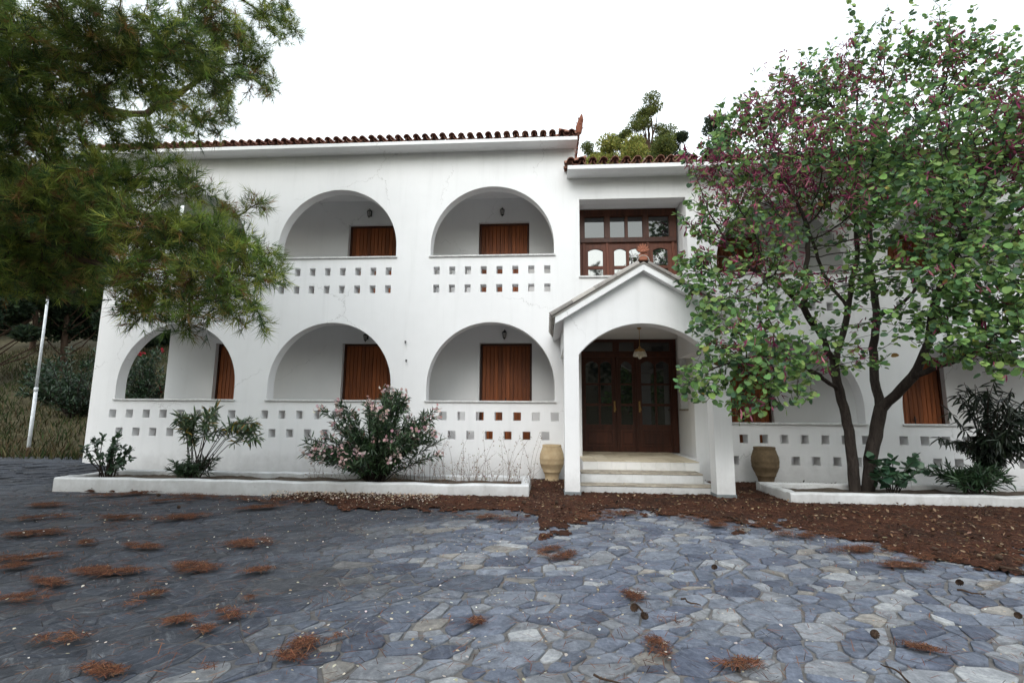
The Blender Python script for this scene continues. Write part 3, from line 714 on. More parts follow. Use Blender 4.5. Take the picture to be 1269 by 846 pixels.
MB().lathe([(0, -.36), (.02, -.37), (.03, -.40), (.09, -.43), (.105, -.46), (.10, -.475), (.08, -.45), (0, -.41)], n=20).build('crown', 'brass', t, True)
gl = MB(); prof = []
nseg = 24
for (r, z) in ((.10, -.47), (.12, -.52), (.125, -.56), (.115, -.565), (.108, -.52), (.09, -.475)):
    prof.append((r, z))
gl.lathe(prof, n=nseg); gl.v = [(x*(1+.07*math.cos(6*math.atan2(y, x))), y*(1+.07*math.cos(6*math.atan2(y, x))), z) for x, y, z in gl.v]; gl.build('glass_shade', 'lampglass', t, True)
MB().lathe([(0, -.47), (.03, -.48), (.045, -.55), (.03, -.60), (0, -.615)], n=14).build('bulb', 'lampglass', t, True)
tag(t, 'small brass pendant lamp with fluted glass shade hanging in the porch', 'lamp')

# ------------------------------------------------------------------ planters, pots, pole
def planter(x0, x1, y0, y1, h, rw, label):
    t = tag(empty('planter', ((x0+x1)/2, y0, 0)), label, 'planter', 'low whitewashed planters')
    m_ = MB(); jit = lambda: random.uniform(-.012, .012)
    off = (-(x0+x1)/2, -y0, 0)
    def wavybox(a0, a1, b0, b1, nseg):
        P = []; fs = []; lng = (a1-a0) > (b1-b0)
        for i in range(nseg+1):
            t_ = i/nseg
            if lng: x = a0+(a1-a0)*t_; j0, j1, j2 = jit(), jit(), jit(); r = [(x, b0+j0, 0), (x, b0+j0, h-.02+j2), (x, b0+j0+.02, h+j2), (x, b1+j1-.02, h+j2), (x, b1+j1, h-.02+j2), (x, b1+j1, 0)]
            else: y = b0+(b1-b0)*t_; j0, j1, j2 = jit(), jit(), jit(); r = [(a1+j0, y, 0), (a1+j0, y, h-.02+j2), (a1+j0-.02, y, h+j2), (a0+j1+.02, y, h+j2), (a0+j1, y, h-.02+j2), (a0+j1, y, 0)]
            P += [(q[0]+off[0], q[1]+off[1], q[2]) for q in r]
        for i in range(nseg):
            for k in range(5): fs.append((i*6+k, (i+1)*6+k, (i+1)*6+k+1, i*6+k+1))
        fs += [tuple(range(5, -1, -1))[::-1][::-1], tuple(nseg*6+k for k in range(6))]
        m_.add(P, fs)
    wavybox(x0, x1, y0, y0+rw, 26); wavybox(x0, x1, y1-rw, y1, 26); wavybox(x0+.003, x0+rw, y0+rw*.7, y1-rw*.7, 6); wavybox(x1-rw, x1-.003, y0+rw*.7, y1-rw*.7, 6)
    m_.build('rim', 'rim', t)
    nx_, ny_ = int((x1-x0)/.08), 14; X_, Y_ = np.meshgrid(np.linspace(x0+.05, x1-.05, nx_), np.linspace(y0+.05, y1-.05, ny_))
    Z_ = h-.085+.02*vnoise(np.stack([X_, Y_], -1), 5, 3)+RNG.normal(0, .006, X_.shape)
    id_ = np.arange(X_.size).reshape(X_.shape); F_ = np.stack([id_[:-1,:-1], id_[:-1,1:], id_[1:,1:], id_[1:,:-1]], -1).reshape(-1, 4)
    s_ = fastmesh('soil', np.stack([X_+off[0], Y_+off[1], Z_], -1).reshape(-1, 3), F_, None, 'soil', t, True)
    return t
planter(-8.06, -.27, 7.80, 9.02, .23, .14, 'long low whitewashed planter with oleanders left of the porch')
planter(3.56, 11.5, 7.72, 8.92, .21, .14, 'low whitewashed planter holding the forked redbud tree')
def pot(x, y, s, m_, label, seed):
    prof = [(0, 0), (.125, 0), (.135, .02), (.135, .05), (.125, .07), (.14, .15), (.16, .19), (.172, .20), (.165, .21), (.20, .28), (.222, .34), (.23, .355), (.226, .37), (.232, .43), (.237, .45), (.23, .465), (.225, .53), (.215, .56), (.21, .575), (.19, .64), (.18, .66), (.187, .68), (.18, .70), (.155, .70), (.15, .68), (.155, .6), (.0, .55)]
    r = random.Random(seed); o = MB().lathe([(a*s, b_*s) for a, b_ in prof], n=32)
    o.v = [(px_*(1+.012*math.sin(5*pz+seed)), py_*(1+.012*math.cos(4*pz)), pz) for px_, py_, pz in o.v]
    return tag(o.build('clay_jar', m_, None, True, (x, y, .03)), label, 'jar', 'banded clay jars beside the porch')
p_ = on(684, 597, .03); pot(p_[0]+.0, 9.70, 1.0, 'pot', 'pale ochre banded clay jar between the porch and the oleander planter', 1)
p_ = on(952, 603, .03); pot(p_[0]-.02, 9.60, 1.02, 'potdark', 'dark brown banded clay jar by the redbud planter', 2)
dr_ = ray(34, 566); dr_ = dr_/np.linalg.norm(dr_); tt = 3.0
while True:
    pb = EYE+dr_*tt
    if pb[2] <= float(terrain(pb[None, 0], pb[None, 1])[0]) or tt > 60: break
    tt += .02
pt = at(59, 371, pb[1])
t = tag(empty('flag_pole', tuple(pb)), 'thin white leaning pole standing in the grass by the hillside', 'pole')
d_ = pt-pb
MB().tube([(0, 0, -.1), tuple(d_*.42)], [.040, .036], 10).build('lower_tube', 'pole', t, True)
MB().tube([tuple(d_*.42), tuple(d_)], [.031, .027], 10).build('upper_tube', 'pole', t, True)
MB().tube([(0, 0, -.1), tuple(d_*.06)], [.046, .045], 10).build('rusty_foot', 'pinebark', t, True)
MB().tube([tuple(d_*.405), tuple(d_*.43)], [.043, .043], 10).build('collar', 'pole', t, True)
MB().tube([tuple(d_), tuple(d_*1.03)], [.03, .012], 8).build('cap', 'iron', t)

# ------------------------------------------------------------------ growing trees
def grow(nodes, par, A, step, infl, kill, iters=140, trop=(0, 0, 0.0), wob=0.12):
    nodes = [np.asarray(p, float) for p in nodes]; par = list(par); kids = [0]*len(nodes)
    for p in par:
        if p >= 0: kids[p] += 1
    A = np.asarray(A, float); Nn = np.array(nodes)
    d = np.linalg.norm(A[:, None]-Nn[None], axis=2); near = d.argmin(1); nd = d.min(1); alive = np.ones(len(A), bool); tr = np.array(trop)
    for it in range(iters):
        act = alive & (nd < infl)
        if not act.any(): break
        ia = np.where(act)[0]; dirs = A[ia]-np.array(nodes)[near[ia]]; dirs /= np.linalg.norm(dirs, axis=1, keepdims=True)+1e-9
        acc = {}
        for k, q in zip(near[ia], dirs): acc[k] = acc.get(k, 0)+q
        new = []
        for k, q in acc.items():
            if kids[k] >= 3: continue
            q = q/(np.linalg.norm(q)+1e-9)+tr+RNG.normal(0, wob, 3); q /= np.linalg.norm(q)+1e-9
            new.append((k, nodes[k]+q*step))
        if not new: 
            break
        s0 = len(nodes)
        for k, p in new: nodes.append(p); par.append(k); kids.append(0); kids[k] += 1
        Nw = np.array([p for _, p in new]); al = np.where(alive)[0]
        dd = np.linalg.norm(A[al][:, None]-Nw[None], axis=2); mi = dd.argmin(1); mv = dd[np.arange(len(al)), mi]
        better = mv < nd[al]; nd[al[better]] = mv[better]; near[al[better]] = s0+mi[better]
        alive &= nd > kill
        full = np.array([kids[k] >= 3 for k in near]); alive &= ~(full & (nd < infl*2) & (RNG.random(len(A)) < .25))
    return np.array(nodes), np.array(par)
def radii(nodes, par, tip, e=2.3, minr=None):
    r = np.zeros(len(nodes)); acc = np.zeros(len(nodes))
    for i in range(len(nodes)-1, -1, -1):
        r[i] = max(tip, acc[i]**(1/e)) if acc[i] > 0 else tip
        if minr is not None and i < len(minr): r[i] = max(r[i], minr[i])
        if par[i] >= 0: acc[par[i]] += r[i]**e
    return r
def limbs(nodes, par, r, n=6, nfine=4, thr=.02, skip=0.0):
    ch = [[] for _ in nodes]
    for i, p in enumerate(par):
        if p >= 0: ch[p].append(i)
    mb = MB(); starts = [(i, -1) for i, p in enumerate(par) if p < 0]
    while starts:
        i, fr = starts.pop(); pts = [nodes[fr], nodes[i]] if fr >= 0 else [nodes[i]]; rr = [min(r[fr], r[i]*1.15), r[i]] if fr >= 0 else [r[i]]
        while ch[i]:
            c = sorted(ch[i], key=lambda k: -r[k]); 
            for o in c[1:]: starts.append((o, i))
            i = c[0]; pts.append(nodes[i]); rr.append(r[i])
        if len(pts) >= 2 and max(rr) >= skip: mb.tube(pts, rr, n if max(rr) > thr else nfine, cap=False)
    return mb
def ellip(c, rr, n):
    p = runit(n)*(RNG.random((n, 1))**(1/2.6)); return np.asarray(c)+p*np.asarray(rr)

def poly_nodes(lines):                                 # list of (parent_name, name, [(px,py,Y)...], r0, r1)
    nodes, par, mr, ends = [], [], [], {}
    for pn, nm, pts, r0, r1 in lines:
        W_ = [at(*q) if len(q) == 3 else np.array(q[:3]) for q in pts]
        prev = ends[pn] if pn else -1
        if pn: W_ = [nodes[prev]]+W_
        S = []
        for a, b_ in zip(W_[:-1], W_[1:]):
            k = max(1, int(np.linalg.norm(b_-a)/.13)); S += [a+(b_-a)*t/k for t in range(k)]
        S.append(W_[-1]); 
        if pn: S = S[1:]
        for i, p in enumerate(S):
            t = i/max(1, len(S)-1); nodes.append(p+RNG.normal(0, .008, 3)); par.append(prev); mr.append(r0+(r1-r0)*t); prev = len(nodes)-1
        ends[nm] = prev
    return nodes, par, mr

# ---- redbud (forked tree in the right planter)
def redbud():
    base = on(1064, 606, .16); by = base[1]
    a0 = at(1058, 600, by); 
    lines = [
        ('', 'A0', [(1060, 614, by), (1057, 575, by), (1052, 535, by-.05), (1043, 495, by-.1), (1033, 455, by-.15)], .088, .062),
        ('A0', 'A1', [(1018, 415, by-.3), (995, 382, by-.5), (968, 352, by-.7)], .05, .03),
        ('A0', 'A2', [(1046, 405, by-.2), (1053, 370, by-.2), (1062, 310, by-.25), (1060, 250, by-.3)], .05, .03),
        ('', 'B0', [(1074, 614, by+.05), (1078, 570, by+.02), (1086, 530, by), (1090, 505, by)], .10, .08),
        ('B0', 'B1', [(1083, 470, by+.05), (1083, 430, by+.1), (1087, 385, by+.1), (1078, 330, by+.1), (1076, 260, by+.1)], .07, .04),
        ('B0', 'B2', [(1110, 490, by-.2), (1132, 466, by-.45), (1150, 425, by-.6), (1160, 370, by-.8), (1185, 310, by-1)], .075, .035),
        ('B2', 'B3', [(1200, 270, by-1.1)], .03, .02),
        ('A1', 'A3', [(935, 335, by-.9)], .02, .015),
    ]
    nodes, par, mr = poly_nodes(lines)
    def find(px_, py_, lo):      # nearest trunk node in the image
        q, _ = pix(np.array(nodes)); return int(((q-np.array([px_, py_]))**2).sum(1).argmin())
    def side(px_, py_, pts, r0, r1):
        k = find(px_, py_, 0); prev = k; W_ = [nodes[k]]+[at(*q) for q in pts]
        for a, b_ in zip(W_[:-1], W_[1:]):
            s_ = max(1, int(np.linalg.norm(b_-a)/.13))
            for t in range(1, s_+1): nodes.append(a+(b_-a)*t/s_+RNG.normal(0, .01, 3)); par.append(prev); mr.append(r0+(r1-r0)*.5); prev = len(nodes)-1
    side(1132, 466, [(1180, 448, by-.8), (1235, 425, by-1.1)], .05, .03)
    side(1040, 480, [(1000, 455, by-.5), (960, 440, by-.9)], .025, .015)
    side(1087, 400, [(1120, 375, by-.2), (1150, 340, by)], .03, .02)
    side(1050, 380, [(1020, 340, by-.1), (1005, 290, by-.2)], .03, .02)
    side(995, 382, [(1000, 330, by-.6), (1002, 285, by-.8)], .025, .02)
    C = [(885,200,7.9,42,150),(930,152,8.1,52,210),(1000,112,8.3,58,260),(1066,78,8.4,56,210),(1135,62,8.5,52,200),(1200,85,8.2,58,240),(1262,115,8.0,62,260),(955,222,7.6,64,330),(1040,185,7.3,72,380),(1135,160,7.2,74,420),(1225,185,7.2,74,420),
         (885,265,7.6,46,170),(945,295,7.5,52,200),(1125,255,7.0,72,380),(1215,278,7.0,72,400),(1040,262,7.7,62,220),(868,335,7.4,36,120),(915,352,7.3,42,150),(975,350,7.4,36,90),
         (905,432,7.0,46,250),(868,472,6.9,34,150),(940,462,7.0,52,280),(985,440,7.1,34,90),(890,390,7.1,40,130),(950,400,7.2,40,110),(978,486,7.0,30,90),(925,505,6.9,26,80),(1100,322,7.2,52,200),(1175,345,6.8,66,420),(1248,350,6.7,66,460),(1235,425,6.6,52,330),(1188,412,6.8,48,240),(1130,400,7.0,34,80),(1265,400,6.6,50,240),(1075,445,7.5,22,50),(1030,420,7.6,22,40),(1005,355,7.7,26,50),
         (1345,160,7.2,80,300),(1350,280,7.0,80,300),(1330,380,6.8,70,250),(1330,90,8.2,60,180),(1050,200,9.3,90,250),(1180,200,9.2,90,250)]
    A = []
    for x, y, D, r, n_ in C:
        c = at(x, y, D); rm = r*D/FPX; A.append(ellip(c, (rm, rm*.9, rm*.85), int(n_*1.6)))
    for x, y, D, h_ in ((1054, 60, 8.2, 60), (1100, 30, 8.4, 30), (1010, 80, 8.2, 25), (935, 110, 8.1, 22), (965, 95, 8.2, 20), (1150, 20, 8.5, 22), (1175, 25, 8.4, 25), (1205, 30, 8.2, 30), (1262, 60, 8, 28), (885, 150, 8, 18), (1130, 15, 8.4, 25)):
        for k in range(6): A.append(at(x+RNG.normal(0, 2), y-h_*k/5, D)[None])
    A = np.concatenate(A)
    ok = ~((A[:, 1] > 9.85) & (A[:, 2] < 6.5)) & ~((A[:, 0] < 3.15) & (A[:, 1] > 7.85) & (A[:, 2] < 3.85)) & (A[:, 1] < 10.2)
    A = A[ok]
    nodes, par = grow(nodes, par, A, .10, 3.2, .105, 190, (0, 0, .06))
    r = radii(nodes, par, .0032, 2.35, mr)
    t = tag(empty('redbud_tree', (base[0], base[1], .14)), 'forked redbud tree with round green leaves and purple seed pods in planter', 'tree')
    inv = np.array([base[0], base[1], .14])
    limbs(nodes-inv, par, r, 9, 4, .02).build('trunk', 'bark', t, True)
    # leaves
    thin = np.where(r < .0095)[0]; q, _ = pix(nodes[thin])
    n_ = 4; src = np.repeat(thin, n_); src = src[RNG.random(len(src)) < np.clip(.66+.45*vnoise(nodes[src], 2.6, 33), .18, .97)]
    dirp = nodes[src]-nodes[par[src]]; dirp /= np.linalg.norm(dirp, axis=1, keepdims=True)+1e-9
    ctr = nodes.mean(0)
    d = dirp*.5+runit(len(src))*.8+np.array([0, 0, -.35]); d /= np.linalg.norm(d, axis=1, keepdims=True)
    pos = nodes[src]-dirp*RNG.random((len(src), 1))*.12+d*RNG.uniform(.02, .06, (len(src), 1))
    ok = ~((pos[:, 0] < 3.12) & (pos[:, 1] > 7.85) & (pos[:, 2] < 3.8)) & ~((pos[:, 1] > 9.9) & (pos[:, 2] < 6.4)); pos, d = pos[ok], d[ok]
    up = np.array([0, 0, 1.])+runit(len(pos))*.75+np.array([-.1, -.45, 0])
    R_ = basis(d, up)
    rim = [(0, .0), (.30, -.08), (.52, .2), (.50, .58), (.24, .9), (0, 1.0), (-.24, .9), (-.50, .58), (-.52, .2), (-.30, -.08)]
    TV = np.array([(0, .42, -.07)]+[(x, y, .10*abs(x)-.10*(y-.4)**2) for x, y in rim]); TF = np.array([(0, 1+k, 1+(k+1) % 10) for k in range(10)])
    col = hmix([(.14,.25,.078), (.18,.305,.095), (.11,.205,.078), (.235,.345,.105), (.085,.16,.085)], len(pos), .2)
    old = RNG.random(len(pos)) < .008; col[old] = hmix([(.30,.26,.06), (.25,.15,.05)], old.sum())
    V, F_, C_ = inst(TV, TF, pos-inv, R_, RNG.uniform(.048, .092, len(pos)), col)
    fastmesh('crown', V, F_, C_, 'leaf', t)
    # pods in clusters
    nn = vnoise(nodes[thin], 2.0, 9)+.5*vnoise(nodes[thin], 4.5, 2); pr2 = np.clip((nn+.12)*1.4, 0.06, 1)*.62*np.clip((nodes[thin][:, 2]-2.4)/2.4, .14, 1)
    sel = thin[RNG.random(len(thin)) < pr2]; src = np.repeat(sel, 7)
    d = runit(len(src))*.75+np.array([0, 0, -.55]); d /= np.linalg.norm(d, axis=1, keepdims=True)
    pos = nodes[src]+RNG.normal(0, .05, (len(src), 3))+np.array([0, -.05, 0])
    ok = ~((pos[:, 0] < 3.12) & (pos[:, 1] > 7.85) & (pos[:, 2] < 3.8)); pos, d = pos[ok], d[ok]
    TV = np.array([(0, 0, 0), (.075, .3, .03), (.085, .65, .03), (0, 1, .0), (-.085, .65, -.02), (-.075, .3, -.02)]); TF = np.array([(0, 1, 5), (1, 2, 5), (2, 4, 5), (2, 3, 4)])
    V, F_, C_ = inst(TV, TF, pos-inv, basis(d, runit(len(d))), RNG.uniform(.08, .14, len(d)), hmix([(.20,.028,.085), (.27,.05,.11), (.14,.022,.06), (.35,.12,.16)], len(d), .2))
    fastmesh('seed_pods', V, F_, C_, 'petal', t)
redbud()

# ---- needle tufts
def tuft(nn, seed, ln=1.0, wd=.050, spread=(12, 70)):
    r = np.random.default_rng(seed); V = []; F_ = []
    for k in range(nn):
        th = math.radians(r.uniform(*spread)); ph = r.uniform(0, 2*PI); y0 = r.uniform(-.35, .55); l = ln*r.uniform(.7, 1.1)
        d = np.array([math.sin(th)*math.cos(ph), math.cos(th), math.sin(th)*math.sin(ph)]); s = np.cross(d, r.normal(size=3)); s /= np.linalg.norm(s)
        b_ = np.array([0, y0, 0]); o = len(V); V += [b_-s*wd/2, b_+s*wd/2, b_+d*l+np.array([0, 0, 0])]; F_.append((o, o+1, o+2))
    return np.array(V), np.array(F_)
PINEPAL = [(.135,.205,.040), (.190,.250,.048), (.270,.300,.060), (.095,.155,.044), (.045,.085,.032)]
PINEBROWN = [(.22,.13,.045), (.18,.095,.04), (.25,.17,.06)]
def big_pine():
    base = np.array([-7.2, 4.6, 0.]); t = tag(empty('pine_tree', tuple(base)), 'large pine with drooping needled branches overhanging the left wing', 'tree')
    C = [(40,40,4.6,58,200),(125,50,4.5,58,210),(210,55,4.8,54,190),(262,22,5.4,44,120),(300,62,6.6,40,100),(345,25,7.2,36,80),(325,105,6.8,28,55),(90,110,4.7,50,150),(10,112,4.4,52,150),(185,105,5.0,40,90),(262,95,5.6,36,70),
         (30,195,5.0,52,130),(100,205,5.2,50,120),(60,150,5.6,48,90),(160,175,5.8,34,36),(215,165,6.0,30,20),(255,150,6.2,26,16),(215,220,5.6,34,50),(160,225,5.4,36,70),
         (60,262,4.8,52,190),(125,262,4.9,50,190),(180,290,4.9,50,200),(240,292,5.0,46,180),(297,312,5.0,40,150),(330,345,5.0,26,70),(250,345,4.8,48,190),(195,345,4.8,48,180),(288,375,4.8,36,120),(232,392,4.7,36,120),(172,382,5.0,34,80),(112,312,5.2,44,120),(45,305,5.4,46,110),(15,245,5.0,46,120),(285,262,5.6,20,22),(322,252,5.7,18,22),(310,395,4.9,22,36),(330,325,5.1,22,40),(20,150,4.9,50,120),(75,235,4.7,46,130),(130,220,5.0,42,90),(5,340,5.2,44,110),(75,345,5.6,36,60),(10,60,4.3,50,120),(120,140,5.4,36,50),(240,240,5.5,30,36)]
    A = []
    for x, y, D, r, n_ in C:
        c = at(x, y, D); rm = r*D/FPX; A.append(ellip(c, (rm, rm*1.1, rm*.8), int(n_*1.25)))
    W_ = [(-7,4.5,8.2,1.5),(-5.6,4.0,8.4,1.0),(-8.5,6.5,7.2,1.3),(-9.2,3.2,6.4,1.3),(-6.2,1.2,6.2,1.2),(-8.0,-.5,6,1.3),(-6.8,4.4,9.6,1.2),(-9,5,4.5,1.2),(-7.5,2.2,4.2,1.1),(-8.6,7.2,4.8,1.0),(-6.2,7.0,6.6,.9),(-5.6,0.6,4.6,.9),(-7.3,6.2,3.4,.9),(-6.6,2.6,5.4,.9),(-7,-2.5,7,1.4)]
    for x, y, z, r_ in W_: A.append(ellip((x, y, z), (r_*1.4, r_*1.4, r_*.7), 130))
    A = np.concatenate(A); A = A[(np.linalg.norm(A-EYE, axis=1) > 3.0) & (A[:, 1] < 9.3)]
    nodes = []; par = []; mr = []
    for k in range(46): z = k*.2; nodes.append(base+np.array([.12*math.sin(z*.6), .1*math.cos(z*.5), z])); par.append(k-1); mr.append(max(.05, .27-.022*z))
    def limb(k, pts, r0, r1):
        prev = k; W2 = [nodes[k]]+[np.array(q, float) for q in pts]
        for a, b_ in zip(W2[:-1], W2[1:]):
            s_ = max(1, int(np.linalg.norm(b_-a)/.2))
            for q in range(1, s_+1): nodes.append(a+(b_-a)*q/s_+RNG.normal(0, .02, 3)); par.append(prev); mr.append(r0+(r1-r0)*q/s_); prev = len(nodes)-1
    limb(18, [at(-60, 200, 5.2), at(60, 220, 5.2), at(160, 262, 5.1), at(250, 300, 5.0)], .07, .02)
    limb(24, [at(-60, 60, 5.0), at(60, 70, 4.9), at(170, 70, 5.0)], .07, .03)
    limb(27, [at(60, 130, 6.0), at(180, 140, 6.2), at(280, 80, 6.6)], .05, .015)
    limb(14, [at(-40, 290, 5.4), at(60, 300, 5.2), at(150, 340, 5.0)], .05, .02)
    limb(33, [at(150, -60, 6.5), at(300, 0, 7.0)], .05, .02)
    nodes, par = grow(nodes, par, A, .12, 5.0, .115, 160, (0, 0, -.02), .2)
    r = radii(nodes, par, .0035, 2.5, mr)
    limbs(nodes-base, par, r, 10, 4, .025).build('trunk', 'pinebark', t, True)
    thin = np.where(r < .012)[0]; q, dep = pix(nodes[thin]); inf = (q[:, 0] > -60) & (q[:, 0] < 520) & (q[:, 1] > -60) & (dep > 1)
    parts = []
    for sel, cnt, sc in ((thin[inf], 6, (.10, .155)), (thin[~inf], 3, (.16, .24))):
        src = np.repeat(sel, cnt); src = src[RNG.random(len(src)) < .9]; dirp = nodes[src]-nodes[par[src]]; dirp /= np.linalg.norm(dirp, axis=1, keepdims=True)+1e-9
        d = dirp*.55+runit(len(src))*.75+np.array([0, 0, .12]); d /= np.linalg.norm(d, axis=1, keepdims=True)
        pos = nodes[src]-dirp*RNG.random((len(src), 1))*.15+d*RNG.uniform(0, .09, (len(src), 1))
        cl = vnoise(pos, 3.2, 21); col = hmix(PINEPAL, len(src), .22)*(1+.45*cl[:, None])
        br = RNG.random(len(src)) < np.clip(.10+.2*vnoise(pos, 1.7, 5), .02, .45); col[br] = hmix(PINEBROWN, br.sum(), .2)
        kk = RNG.integers(0, 4, len(src))
        for k in range(4):
            TV, TF = tuft(17, 40+k); s_ = kk == k
            parts.append(inst(TV, TF, pos[s_]-base, basis(d[s_], runit(s_.sum())), RNG.uniform(sc[0], sc[1], s_.sum()), np.clip(col[s_], .004, 1)))
    V, F_, C_ = merge(parts); fastmesh('crown', V, F_, C_, 'needle', t)
    # a few old cones hanging on the twigs
    inb = thin[inf]; sel = inb[RNG.choice(len(inb), 22)]
    for k in sel:
        p = nodes[k]-base; MB().lathe([(0, .035), (.014, .025), (.019, .005), (.016, -.02), (.006, -.04), (0, -.043)], tuple(p), 7).build('cone', 'pinebark', t)
big_pine()

# ---- background trees: trunk, limbs and leaf clumps at a size that suits their distance
def leafcards(P, D, size, pal, aspect=.55):
    d = D+runit(len(P))*.8; up = runit(len(P))+np.array([0, 0, .6])
    TV = np.array([(0, -.5, 0), (aspect*.5, 0, .08), (0, .5, 0), (-aspect*.5, 0, .08)]); TF = np.array([(0, 1, 2), (0, 2, 3)])
    return inst(TV, TF, P, basis(d, up), RNG.uniform(.6, 1.3, len(P))*size, hmix(pal, len(P), .25))
def bg_tree(name, base, h, rad, pal, label, seed, dens=1.0, kind='pine', group=None, low=.3, size=.2):
    global RNG
    keep = RNG; RNG = np.random.default_rng(seed); base = np.asarray(base, float)
    t = tag(empty(name, tuple(base)), label, 'tree', group)
    cl = []; nC = int((34 if kind == 'pine' else 22)*dens)
    for k in range(nC):
        f = low+(1-low)*((k+RNG.random())/nC); a = RNG.uniform(0, 2*PI); rr = rad*(1.05-.7*(f-low)/(1-low))*RNG.uniform(.35, 1.0) if kind == 'pine' else rad*math.sqrt(max(.05, 1-(2*(f-low)/(1-low)-1)**2))*RNG.uniform(.3, .9)
        cl.append((np.array([rr*math.cos(a), rr*math.sin(a), h*f]), rad*(RNG.uniform(.17, .32) if kind == 'pine' else RNG.uniform(.26, .42))))
    cl.append((np.array([0, 0, h*.97]), rad*.25))
    nodes = [np.array([.05*math.sin(z), .05*math.cos(z*1.3), z]) for z in np.linspace(-.3, h*.93, 16)]; par = list(range(-1, 15)); mr = list(np.linspace(.028*h*.6, .02, 16))
    for c, r_ in cl:
        k = min(15, max(2, int(15*(c[2]-.25*np.hypot(c[0], c[1]))/h)-1)); a = nodes[k]; prev = k
        for q in (.35, .7, 1): nodes.append(a+(c-a)*q+RNG.normal(0, .04*rad, 3)); par.append(prev); mr.append(.03*(1.2-q)*h*.12); prev = len(nodes)-1
    limbs(np.array(nodes), par, radii(np.array(nodes), par, .012, 2.4, mr), 7, 5).build('trunk', 'pinebark' if kind == 'pine' else 'bark', t, True)
    parts = []
    for c, r_ in cl:
        n_ = int(620*dens*(r_/(.27*rad))**2); p = runit(n_)*(RNG.random((n_, 1))**(1/2.2))
        P = c+p*np.array([r_, r_, r_*.72]); parts.append(leafcards(P, p+np.array([0, 0, .3]), size*rad/2.4, pal))
    V, F_, C_ = merge(parts); fastmesh('crown', V, F_, C_, 'needle' if kind == 'pine' else 'leaf', t)
    RNG = keep; return t
def hz(x, y): return float(terrain(np.array([float(x)]), np.array([float(y)]))[0])
SUNNY = [(.20,.22,.05), (.28,.26,.065), (.15,.18,.045)]; OLIVE = [(.10,.125,.032), (.14,.155,.038), (.065,.09,.03)]; DARK = [(.028,.045,.026), (.04,.062,.03), (.02,.036,.022)]  # SUNNY puts low sunlight on the hill bushes into their leaf colour
def from_px(px_, pyt, Y): p = at(px_, pyt, Y); zb = hz(p[0], Y); return (p[0], Y, zb-.2), p[2]-zb+.2
for (x, y, Y, r_, pal, lab, sd_, kd, lo, sz) in [
    (803, 130, 33, 2.3, OLIVE, 'tall pine with rounded olive crown rising highest behind the lower roof', 1, 'pine', .66, .14),
    (768, 164, 34, 1.6, OLIVE, 'small olive green pine standing left of the tallest hill pine', 2, 'pine', .55, .18),
    (754, 180, 29, 2.2, SUNNY, 'pale yellow green bush just above the lower roof tiles', 3, 'b', .3, .16),
    (790, 178, 28, 2.2, SUNNY, 'broad yellow green bush in front of the hill pines', 4, 'b', .3, .16),
    (842, 164, 34, 2.0, DARK, 'dark pine partly hidden behind the redbud leaves', 5, 'pine', .4, .18),
    (888, 144, 36, 2.2, DARK, 'dark green hill pine behind the redbud crown', 6, 'pine', .4, .18),
    (730, 183, 31, 1.5, OLIVE, 'small round olive shrub by the roof finial', 7, 'b', .3, .17),
    (824, 180, 30, 2.2, OLIVE, 'olive bush beneath the dark hill pine', 8, 'b', .3, .17),
    (1010, 200, 32, 2.8, DARK, 'dark hill tree seen through gaps in the redbud', 9, 'pine', .4, .2),
    (1150, 205, 32, 2.8, OLIVE, 'olive hill tree behind the right end of the roof', 10, 'pine', .4, .2)]:
    b_, h_ = from_px(x, y, Y); bg_tree('hill_pine' if kd == 'pine' else 'hill_bush', b_, h_, r_, pal, lab, sd_, 1.0, kd, 'trees on the hill behind the house', lo, sz)
for (x, pt_, Y, r_, pal, lab, sd_, kd, lo) in [
    (25, 215, 19, 2.6, DARK, 'dark conifer with low branches on the slope behind the leaning pole', 21, 'pine', .22),
    (105, 235, 21, 2.5, DARK, 'dark conifer on the slope close to the end of the villa', 22, 'pine', .25),
    (-60, 190, 17, 2.8, DARK, 'dark conifer at the edge of the grassy slope', 23, 'pine', .2),
    (65, 250, 26, 3.2, DARK, 'dense dark tree closing the view up the slope', 24, 'pine', .15),
    (170, 240, 25, 3.0, DARK, 'dark tree behind the open end of the ground floor loggia', 25, 'pine', .12),
    (-20, 260, 30, 3.6, DARK, 'broad dark tree high on the slope', 26, 'pine', .1)]:
    b_, h_ = from_px(x, pt_, Y); bg_tree('slope_conifer', b_, h_, r_, pal, lab, sd_, 1.25, kd, 'dark trees on the grassy slope', lo, .2)
# wooded ridge on the far side of the yard (mirrored in the window panes)
RNGk = RNG; RNG = np.random.default_rng(77); parts = []
for k in range(26):
    x = -46+k*4.0+RNG.normal(0, 1); y = -32-RNG.uniform(0, 8); hh = (17.8 if x < 6 else 15.2 if x < 12 else 17.2)+RNG.normal(0, .7)
    n_ = 1100; p = runit(n_)*(RNG.random((n_, 1))**(1/2.5)); P = np.array([x, y, hz(x, y)+hh*.52])+p*np.array([3.1, 3.1, hh*.5]); parts.append(leafcards(P, p, .75, DARK))
V, F_, C_ = merge(parts); tag(fastmesh('woodland', V, F_, C_, 'needle'), 'dark wooded ridge on the far side of the yard', 'woodland', kind='stuff'); RNG = RNGk

